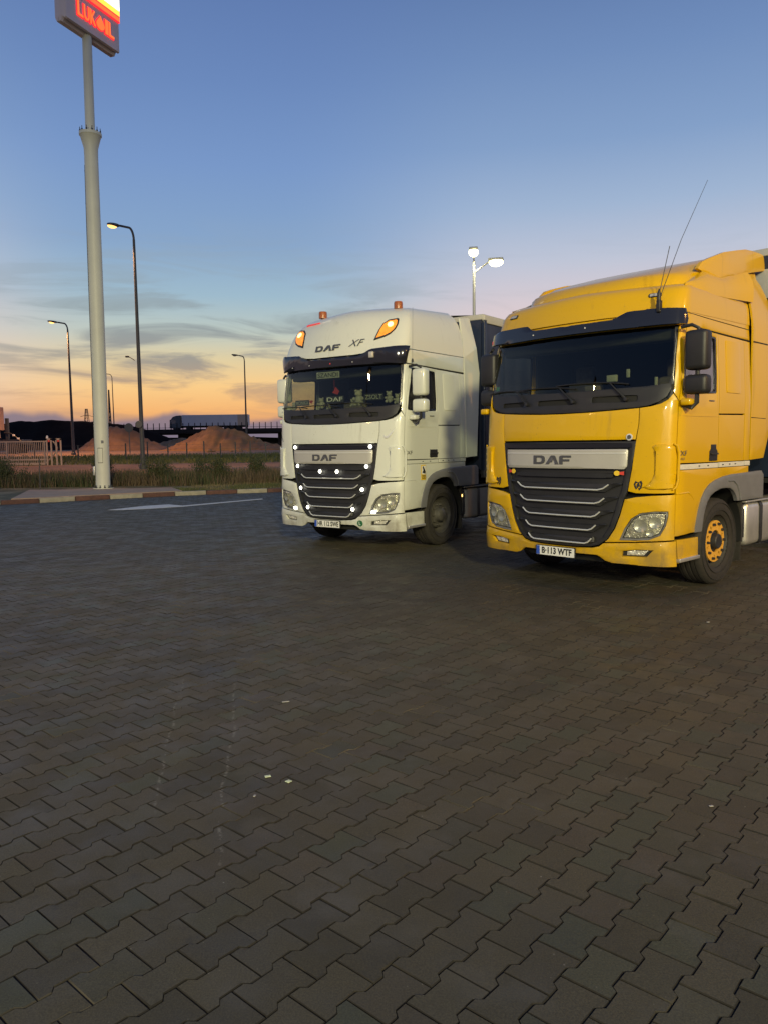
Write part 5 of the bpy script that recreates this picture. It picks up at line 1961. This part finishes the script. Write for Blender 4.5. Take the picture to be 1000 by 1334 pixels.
# box cross-section (rounded shell, open recess below)
TH = .52
prof = [(0, -.0), (.0, 6.2), (-TH, 6.2), (-TH, .05), (-TH + .06, -.05), (-TH + .12, -.09), (-TH + .30, -.09), (-TH + .36, .02), (-.10, .02), (-.07, -.03)]
mb = MB()
n = len(prof)
vs = []
ends = [(0.0, .10), (.035, .03), (.09, 0), (LF - .10, 0), (LF - .04, .0), (LF, .0)]
for xx, ins in ends:
    for (w_, h_) in prof:
        ww = w_ - ins if w_ > -TH / 2 else w_ + ins
        vs.append(MS @ Vector((xx, h_ + (ins if h_ < .3 else 0), ww)))
fs = []
for i in range(len(ends) - 1):
    for j in range(n):
        fs.append((i * n + j, i * n + (j + 1) % n, (i + 1) * n + (j + 1) % n, (i + 1) * n + j))
pl_ = [Vector((w_, h_, 0)) for w_, h_ in prof]
for tr in tessellate_polygon([pl_]):
    fs.append(tuple(tr))
    fs.append(tuple((len(ends) - 1) * n + i for i in tr)[::-1])
mb.add([tuple(v) for v in vs], fs)
bd = mb.build('sign_board', MT['signbox'], tp, True, 30)


def onface(name, polys, z, m, d=.03):
    mb = MB()
    for p_ in polys:
        mb.prism(p_, MS @ Matrix.Translation((0, 0, z)), d)
    return mb.build(name, m, bd, False)


def letters(txt, x0, x1, y0, hgt, z, d, m, name, off=0):
    vs_, fs_ = text_mesh(txt, 1.0, .5, off)
    mx_, Mx = min(v[0] for v in vs_), max(v[0] for v in vs_)
    my_, My = min(v[1] for v in vs_), max(v[1] for v in vs_)
    out = [MS @ Vector((x0 + (v[0] - mx_) / (Mx - mx_) * (x1 - x0), y0 + (v[1] - my_) / (My - my_) * hgt, z + (v[2] + .5) * d)) for v in vs_]
    me = bpy.data.meshes.new(name)
    me.from_pydata([tuple(v) for v in out], [], fs_)
    return link(name, me, m, bd, False)


# red glowing backs then orange letters; O is a drop
lx0, lx1 = .50, 2.30
H0, H1 = .46, .34
cw = (lx1 - lx0) / 6.1
for mtr, dz_, dd_, gx, off_, nm in (('neonred', .004, .02, .03, .035, 'letter_back'), ('neonorange', .03, .03, 0, 0, 'letter')):
    for k, ch_ in ((0, 'L'), (1, 'U'), (2, 'K'), (4.45, 'I'), (5.05, 'L')):
        w_ = cw * (.42 if ch_ == 'I' else .82)
        letters(ch_, lx0 + k * cw - gx, lx0 + k * cw + w_ + gx, .30 - gx, H0 + 2 * gx, dz_, dd_, MT[mtr], nm, off_)
    dx_ = lx0 + 3.62 * cw
    drop_ = []
    for q in range(24):
        a = 2 * math.pi * q / 24
        r_ = .19 + gx
        yy = math.sin(a)
        drop_.append((dx_ + r_ * math.cos(a) * (1 - max(0, yy) ** 1.3 * .95), .48 + (r_ * .92) * yy * (1.55 if yy > 0 else 1)))
    onface(nm, [drop_], dz_, MT[mtr], dd_)
onface('light_panel', [[(.50, .98), (2.55, .98), (2.55, 1.02), (.50, 1.02)]], .004, MT['neonred'], .05)
onface('light_panel', [[(.50, 1.02), (2.55, 1.02), (2.55, 1.16), (.50, 1.16)]], .004, MT['neonorange'], .045)
onface('light_panel', [[(.50, 1.16), (2.55, 1.16), (2.55, 1.20), (.50, 1.20)]], .004, MT['neonred'], .05)
onface('light_panel', [[(.50, 1.20), (2.55, 1.20), (2.55, 1.38), (.50, 1.38)]], .004, MT['neonyellow'], .05)
onface('light_panel', [[(.50, 1.38), (2.55, 1.38), (2.55, 3.4), (.50, 3.4)]], .004, MT['neonwhite'], .05)

# ---------------------------------------------------------------- heaps
def heap(name, label, cat, cx, cy, outline, dep, m, base, seed, rough=.2):
    """outline: (x, height above base) along the ridge; falls to zero over +-dep in y"""
    xs = np.linspace(outline[0][0], outline[-1][0], 90)
    hs = np.interp(xs, [p[0] for p in outline], [p[1] for p in outline])
    ker = np.hanning(9)
    hs2 = np.convolve(np.pad(hs, 4, 'edge'), ker / ker.sum(), 'valid')
    vs, fs = [], []
    ny = 36
    for j in range(ny + 1):
        t_ = -1 + 2 * j / ny
        for x, h_ in zip(xs, hs2):
            dy = t_ * (dep * (.35 + .65 * min(1, h_ / max(hs2))))
            prof_ = max(0, 1 - abs(t_)) ** 1.05
            nz = mn.fractal(Vector((x * .8, t_ * 3, seed)), 1.0, 2.0, 5) * rough - abs(mn.noise(Vector((x * 1.6, t_ * .8, seed)))) * rough * 1.6
            z = h_ * prof_ + nz * min(1, h_ * prof_ * 1.5)
            if j in (0, ny):
                z = -.25
            vs.append((float(x), cy + dy + mn.noise(Vector((x * .3, seed, 1))) * .8, base + float(z)))
    n = len(xs)
    for j in range(ny):
        for i in range(n - 1):
            fs.append((j * n + i, j * n + i + 1, (j + 1) * n + i + 1, (j + 1) * n + i))
    mb = MB()
    mb.add(vs, fs)
    o = mb.build(name, m, None, True, 180)
    return tagt(o, label, cat, None if cat != 'sand heap' else 'sand heaps in the yard')


MT['sand_pink'] = mat('pinkish_sand', (.23, .13, .065), .95, col2=(.15, .085, .042), c2scale=.5, noise=.2, nscale=.7, bump=.8, bscale=2.5, coord='World')
MT['sand_orange'] = mat('orange_gravel', (.27, .14, .05), .95, noise=.35, nscale=.9, col2=(.2, .10, .045), c2scale=.35, bump=1, bscale=2, coord='World')
MT['coal'] = mat('black_coal', (.012, .008, .0065), .95, spec=.05, noise=.4, nscale=.6, bump=.4, bscale=1.5, coord='World')
heap('sand_heap', 'pale pinkish sand heap behind the sign pole', 'sand heap', 0, 80, [(-31.6, 0), (-30.1, 1.3), (-28.6, 2.35), (-27.7, 2.6), (-26.5, 2.35), (-25, 1.6), (-23.5, .8), (-21.6, 0)], 5, MT['sand_pink'], 1.25, 2)
heap('sand_heap', 'low pale heap between the two bigger sand heaps', 'sand heap', 0, 88, [(-27, 0), (-25.5, .8), (-23, 1.35), (-21, 1.1), (-18.5, 0)], 4, MT['sand_pink'], 1.25, 5)
heap('sand_heap', 'big orange gravel heap in front of the overpass', 'sand heap', 0, 75, [(-21.2, 0), (-19.6, .9), (-17.9, 1.7), (-16.8, 2.25), (-16.0, 2.4), (-15, 2.1), (-14.2, 1.85), (-13.3, 1.7), (-12, 1.05), (-10.6, .35), (-9.6, 0)], 5.2, MT['sand_orange'], 1.25, 8, .2)
heap('sand_heap', 'small orange spill at the right foot of the gravel heap', 'sand heap', 0, 73, [(-12.2, 0), (-11.2, .55), (-10, .5), (-8.6, 0)], 2.5, MT['sand_orange'], 1.22, 11, .2)
heap('coal_heap', 'long black coal heap behind the gate', 'coal heap', 0, 110, [(-75, 1.5), (-66, 3.6), (-58, 3.7), (-54.5, 3.75), (-52.5, 4.25), (-51, 4.4), (-49.8, 4.05), (-48, 4.4), (-46, 4.35), (-44, 4.1), (-42.5, 4.2), (-40, 3.95), (-37, 3.6), (-34, 3.0), (-30, 1.5), (-27, 0)], 9, MT['coal'], 1.2, 14, .07)
for k, (x, y, s_) in enumerate([(-15.2, 67.5, .28), (-14.9, 67.8, .2), (-12.6, 68, .3), (-11.9, 68.3, .22), (-13.3, 67.7, .18)]):
    mb = MB()
    mb.lathe([(s_ * math.sin(math.pi * q / 5) * rnd.uniform(.8, 1.1), -s_ * .7 * math.cos(math.pi * q / 5)) for q in range(6)], 7, Matrix.Translation((x, y, 1.05 + s_ * .3)))
    tagt(mb.build('rubble_block', MT['yard'], None, True, 20), ['white rubble lump at the foot of the orange heap', 'smaller rubble lump leaning on the white one', 'flat rubble slab right of the heap foot', 'rubble piece at the right end of the row', 'lowest rubble bit in the middle of the row'][k], 'rubble', 'rubble at the foot of the orange heap')

# ---------------------------------------------------------------- overpass, railing, far lorry
MT['deckc'] = mat('overpass_concrete', (.03, .024, .022), .9, spec=.1, noise=.2, nscale=.2, coord='World')
MT['embank'] = mat('embankment_scrub', (.02, .019, .012), .95, noise=.5, nscale=.2, coord='World')
ov = thing('overpass', 'dark overpass with a post railing that carries the far lorry', 'overpass', (-20, 160, 0))
MB().box(-150, 150, 0, 10, 4.05, 4.72, bev=.05).build('deck', MT['deckc'], ov, False)
MB().box(-150, 150, -.15, .1, 4.3, 5.0).build('edge_beam', MT['deckc'], ov, False)
for k in range(7):
    MB().box(-128 + k * 21, -125.8 + k * 21, 2, 8, -1, 4.05, bev=.1).build('pier', MT['lamp_pole_light'] if False else MT['deckc'], ov, False)
pm = MB().box(-.07, .07, -.07, .07, 0, 1.4).mesh('post')
pm.materials.append(MT['deckc'])
for k in range(110):
    o = link('railing_post', pm, None, ov, False)
    o.location = (-86 + k * 1.22, -.05, 4.95)
    if k % 3 == 1:
        o.rotation_euler = (0, .02, 0)
MB().box(-150, 150, -.04, .04, 5.35, 5.42).box(-150, 150, -.04, .04, 5.0, 5.07).build('railing', MT['deckc'], ov, False)
heap('embankment', 'dark scrub bank under the overpass', None, 0, 168, [(-190, 2.2), (-90, 2.6), (-60, 2.2), (-30, 2.4), (-18, 1.8), (20, 2.6), (110, 2.2)], 7, MT['embank'], 1.2, 21, .3)['kind'] = 'structure'

MT['lorrygrey'] = mat('lorry_grey', (.6, .55, .54), .5, noise=.08, nscale=.5)
MT['lorryback'] = mat('lorry_rear_sunset', (.5, .36, .26), .6)
MT['lorrydark'] = mat('lorry_cab_dark', (.07, .08, .085), .45)
fl = thing('far_lorry', 'grey articulated lorry driving across the overpass', 'lorry', (-44.6, 163, 4.72))
cabp = [(0, .6), (.05, 1.5), (.35, 2.5), (.7, 2.95), (1.4, 3.2), (2.3, 3.28), (2.3, .6)]
MY = Matrix.Translation((0, 1.25, 0)) @ Matrix.Rotation(R(90), 4, 'X')
MB().prism(cabp, MY, 2.5).build('cab', MT['lorrydark'], fl, False)
MB().prism([(.3, 1.55), (.45, 2.35), (1.3, 2.35), (1.3, 1.55)], Matrix.Translation((0, -1.25, 0)) @ Matrix.Rotation(R(90), 4, 'X'), .03).build('cab_window', MT['sideglass'], fl, False)
MB().box(.03, .25, -1.1, 1.1, 1.55, 2.4).build('windscreen', MT['black_gloss'], fl, False)
MB().box(2.6, 16.4, -1.28, 1.28, 1.05, 3.33, bev=.03).build('cargo_box', MT['lorrygrey'], fl, False)
MB().box(14.3, 16.45, -1.30, -1.284, 1.1, 3.3).build('rear_sunset_tint', MT['lorryback'], fl, False)  # sunset reflection on the rear side, painted as a warm panel
MB().box(2.2, 16.2, -.5, .5, .7, 1.05).build('chassis', MT['underbody'], fl, False)
for x in (1.2, 3.9, 11.8, 13.1, 14.4):
    for s in (1, -1):
        MB().lathe([(0, .15), (.3, .15), (.48, .13), (.48, -.13), (0, -.13)], 20, Matrix.Translation((x, s * 1.08, .49)) @ Matrix.Rotation(R(90 * s), 4, 'X')).build('wheel', MT['rubber'], fl)

# ---------------------------------------------------------------- gate
MT['gate'] = mat('gate_paint', (.36, .28, .22), .5, noise=.1, nscale=3)
gt = thing('sliding_gate', 'white sliding gate of upright bars with a diagonal brace', 'gate', (-19.2, 44, .62))
x0_ = -8.5
MB().box(x0_, .35, -.035, .035, 1.34, 1.41).build('top_rail', MT['gate'], gt, False)
MB().box(x0_, -.05, -.04, .04, .30, .38).build('lower_rail', MT['gate'], gt, False)
MB().box(x0_, -.1, -.05, .05, .04, .16).build('bottom_rail', MT['gate'], gt, False)
bar = MB().box(-.014, .014, -.014, .014, .38, 1.34).mesh('bar')
bar.materials.append(MT['gate'])
sb = MB().box(-.014, .014, -.014, .014, .16, .30).mesh('bar')
sb.materials.append(MT['gate'])
k = 0
x = -.12
while x > x0_:
    if k % 21 == 20 or k == 0:
        MB().box(x - .035, x + .035, -.035, .035, .16, 1.34).build('upright', MT['gate'], gt, False)
    else:
        link('bar', bar, None, gt, False).location = (x, 0, 0)
        link('bar', sb, None, gt, False).location = (x, 0, 0)
    x -= .108
    k += 1
MB().tube([(-.1, 0, .1), (.55, 0, .78), (.62, 0, 1.0), (.40, 0, 1.37)], .04, 8).build('brace', MT['gate'], gt)
for lab, xx in (('gate guide frame nearest the bars with a small lamp on it', .10), ('outer gate guide frame right of the brace', .64)):
    g2 = thing('gate_post', lab, 'gate post', (-19.2 + xx, 44, .6), 0, 'gate guide posts')
    for q in (0, .25):
        MB().box(q - .035, q + .035, -.22, -.15, 0, 1.55).build('post', MT['gate'], g2, False)
    MB().box(-.035, .285, -.22, -.15, 1.46, 1.56).build('cross_bar', MT['gate'], g2, False)
    MB().box(.08, .17, -.22, -.14, 1.36, 1.46).build('roller', MT['stick_red'], g2, False)
tagt(MB().lathe([(0, .16), (.05, .14), (.06, 0), (0, 0)], 12, Matrix.Translation((-19.06, 43.82, 2.16))).build('gate_beacon', MT['plate_white']), 'little white beacon on the gate post', 'beacon')

# wire fence posts in the grass strip
fe = thing('wire_fence', 'row of thin fence posts with wires in the grass strip', 'fence', (-19.8, 50, tz(50)))
for k, x in enumerate((-30, -26, -22.6, -19.83, -16.69, -15.3, -13.95, -12.75, -11.61, -10.56, -9.57, -8.62, -7.6, -6.5)):
    MB().box(x + 19.8 - .035, x + 19.8 + .035, -.03 + (k % 2) * .1, .04 + (k % 2) * .1, -.05, 1.05 + .08 * (k % 3)).build('post', MT['dark_metal'], fe, False)
for z in (.35, .7, 1.0):
    MB().tube([(-10, .05, z), (13.2, .05, z + .01)], .006, 4).build('wire', MT['dark_metal'], fe, False)

# road signs seen from behind
MT['signback'] = mat('sign_back_grey', (.10, .09, .085), .6)
sg = thing('road_sign', 'round road sign seen from behind on its own post', 'road sign', (-19.7, 60, .85), 0, 'round road signs')
MB().tube([(0, 0, -.05), (0, 0, 2.6)], .035, 8).build('post', MT['signback'], sg)
MB().lathe([(0, .02), (.33, .02), (.35, 0), (0, 0)], 24, Matrix.Translation((0, -.04, 2.25)) @ Matrix.Rotation(R(90), 4, 'X') @ Matrix.Rotation(R(38), 4, 'Y')).build('disc', MT['signback'], sg)
sg = thing('road_sign', 'smaller round sign clamped to the tallest street lamp', 'road sign', (-12.0, 38.05, 2.72), 0, 'round road signs')
MB().lathe([(0, .02), (.165, .02), (.175, 0), (0, 0)], 20, Matrix.Rotation(R(90), 4, 'X')).build('disc', MT['signback'], sg)
MB().box(-.12, .02, -.0, .12, -.04, .04).build('clamp', MT['dark_metal'], sg, False)

# machinery at the left edge
MT['orangebox'] = mat('pale_tipper_body', (.36, .22, .15), .6, noise=.15, nscale=2)
lv = thing('tipper_lorry', 'pale tipper body with dark chassis cut off by the left edge', 'lorry', (-36.05, 70, 1.05))
MB().box(-6, .62, 0, 2.4, 2.25, 4.4, bev=.04).build('tipper_body', MT['orangebox'], lv, False)
MB().box(-6, .3, .2, 2.2, 1.55, 2.25).build('subframe', MT['orangebox'], lv, False)
MB().box(-6, 1.5, .6, 1.8, .8, 1.2, bev=.03).box(.3, 3.2, .1, 2.3, .9, 1.35, bev=.05).build('chassis', MT['dark_metal'], lv, False)
MB().box(1.75, 1.98, .2, .5, 1.3, 3.3).build('exhaust_stack', MT['dark_metal'], lv, False)
for x in (-4.5, -1.2, 2.3):
    for yq in (.15, 2.2):
        MB().lathe([(0, .15), (.3, .15), (.52, .13), (.52, -.13), (0, -.13)], 20, Matrix.Translation((x, yq, .52)) @ Matrix.Rotation(R(90), 4, 'X')).build('wheel', MT['rubber'], lv)
for x, z in ((2.55, 1.75), (2.95, 1.45)):
    MB().box(x - .1, x + .1, 0, .1, z - .08, z + .08, bev=.02).build('work_lamp', MT['plate_white'], lv)
MB().tube([(1.7, .1, 2.0), (2.3, .1, 1.9), (3.0, .1, 1.4), (3.2, .1, 1.0)], .06, 6).build('mudguard', MT['dark_metal'], lv)

# power pylon and mast far off
def lattice(label, name, x, y, z, h, w, arms):
    t = thing(name, label, 'pylon' if arms else 'mast', (x, y, z))
    mb = MB()
    for sx_ in (1, -1):
        for sy_ in (1, -1):
            mb.tube([(sx_ * w, sy_ * w, 0), (sx_ * w * .2, sy_ * w * .2, h)], .16 if arms else .1, 4)
    for k in range(7):
        a, b_ = k / 7, (k + 1) / 7
        wa, wb = w * (1 - .8 * a), w * (1 - .8 * b_)
        for s_ in (1, -1):
            mb.tube([(s_ * wa, -wa, h * a), (-s_ * wb, -wb, h * b_)], .09 if arms else .05, 4)
    mb.build('lattice', MT['dark_metal'], t, False)
    for q, l in arms:
        MB().tube([(-l, 0, h * q), (0, 0, h * (q + .04)), (l, 0, h * q)], .14, 4).build('cross_arm', MT['dark_metal'], t, False)
    return t


lattice('small lattice power pylon on the horizon left of the sign pole', 'power_pylon', -153, 400, 1.4, 20, 2.0, ((.62, 4.5), (.8, 3.2)))
lattice('thin lattice mast rising behind the pale sand heap', 'radio_mast', -70.5, 200, 1.3, 15, .35, ())
lattice('second faint power pylon between coal heap and sand heap', 'power_pylon', -176, 460, 1.4, 15, 1.6, ((.62, 3.5), (.8, 2.6)))

# ---------------------------------------------------------------- litter
MT['litter'] = mat('litter_white', (.62, .70, .45), .6, noise=.3, nscale=90)
MT['litter_grey'] = mat('litter_grey', (.4, .39, .34), .6, noise=.3, nscale=90)
def scrap(label, x, y, sx_, sy_, rz, m):
    M = Matrix.Translation((x, y, .003)) @ Matrix.Rotation(R(rz), 4, 'Z')
    sx_, sy_ = sx_ * 1.05, sy_ * 1.05
    o = MB().box(-sx_, sx_, -sy_, sy_, 0, .003, M, bev=.001).build('litter_scrap', m)
    tagt(o, label, 'litter', 'litter scraps on the paving')
scrap('pale green scrap, left one of the pair lying on the paving', -.59, 3.66, .014, .010, 20, MT['litter'])
scrap('pale green scrap, right one of the pair lying on the paving', -.48, 3.60, .012, .012, 50, MT['litter'])
scrap('thin white scrap lying beyond the pale green pair', -.64, 4.76, .022, .006, 15, MT['litter_grey'])
scrap('white speck of litter on the right side of the paving', 1.44, 3.29, .009, .005, 10, MT['litter_grey'])
scrap('tiny white scrap on the paving below the yellow truck wheel', 2.88, 6.74, .016, .008, 30, MT['litter_grey'])
scrap('little white stub at the left drip trail', -.62, 3.45, .008, .005, 80, MT['litter_grey'])

# ---------------------------------------------------------------- station yard lamp and added fill lamp behind the camera
YARD = (6.7, -40)
t = thing('yard_lamp', 'tall station yard lamp standing behind the camera', 'yard lamp', (*YARD, 0), 0, 'double-headed yard lamps')
MB().lathe([(.12, 0), (.12, .3), (.09, .35), (.06, 16.3)], 14).build('pole', MT['lamp_pole_light'], t)
MB().box(-.5, .5, -.15, .2, 16.2, 16.35, bev=.03).build('lamp_head', MT['lamp_pole_light'], t)
lamp('yard_flood', 'SPOT', (YARD[0], YARD[1] + .3, 16.0), 92000, (1.0, .88, .46), 1.8, (-2.2, 35, 0), 28)
bpy.data.lights['yard_flood'].spot_blend = .95
t = thing('yard_lamp', 'added unseen fill lamp standing behind the camera to the left', 'yard lamp', (-9, -30, 0), 0, 'double-headed yard lamps')
MB().lathe([(.12, 0), (.12, .3), (.09, .35), (.06, 12.3)], 14).build('pole', MT['lamp_pole_light'], t)
MB().box(-.5, .5, -.15, .2, 12.2, 12.35, bev=.03).build('lamp_head', MT['lamp_pole_light'], t)
lamp('yard_flood', 'SPOT', (-9, -29.7, 12.0), 17000, (1.0, .93, .66), 1.4, (1, 22, 0), 50)  # added fill light that softens the shadows on the trucks
t = thing('street_lamp', 'sodium street lamp standing left of the camera', 'street lamp', (-11.2, 3.4, 0), 0, 'street lamps along the road')
MB().lathe([(.1, 0), (.1, .3), (.08, .35), (.05, 7.6)], 14).build('pole', MT['lamp_pole'], t)
MB().box(0, .7, -.14, .14, 7.55, 7.66, bev=.03).build('lamp_head', MT['lamp_pole'], t)
MB().box(.1, .6, -.10, .10, 7.48, 7.545, bev=.02).build('lamp_glass', MT['sodium'], t)
lamp('sodium_light', 'SPOT', (-10.85, 3.4, 7.4), 500, (1, .55, .2), .15, (-6, 8, 0), 140)
t = thing('street_lamp', 'sodium street lamp standing right of the trucks', 'street lamp', (13.5, 1.0, 0), 0, 'street lamps along the road')
MB().lathe([(.1, 0), (.1, .3), (.08, .35), (.05, 8.6)], 14).build('pole', MT['lamp_pole'], t)
MB().box(-.7, 0, -.14, .14, 8.55, 8.66, bev=.03).build('lamp_head', MT['lamp_pole'], t)
MB().box(-.6, -.1, -.10, .10, 8.48, 8.545, bev=.02).build('lamp_glass', MT['sodium'], t)
lamp('sodium_light', 'SPOT', (13.1, 1.0, 8.4), 2600, (1, .46, .10), .15, (4.5, 8, 1.5), 62)
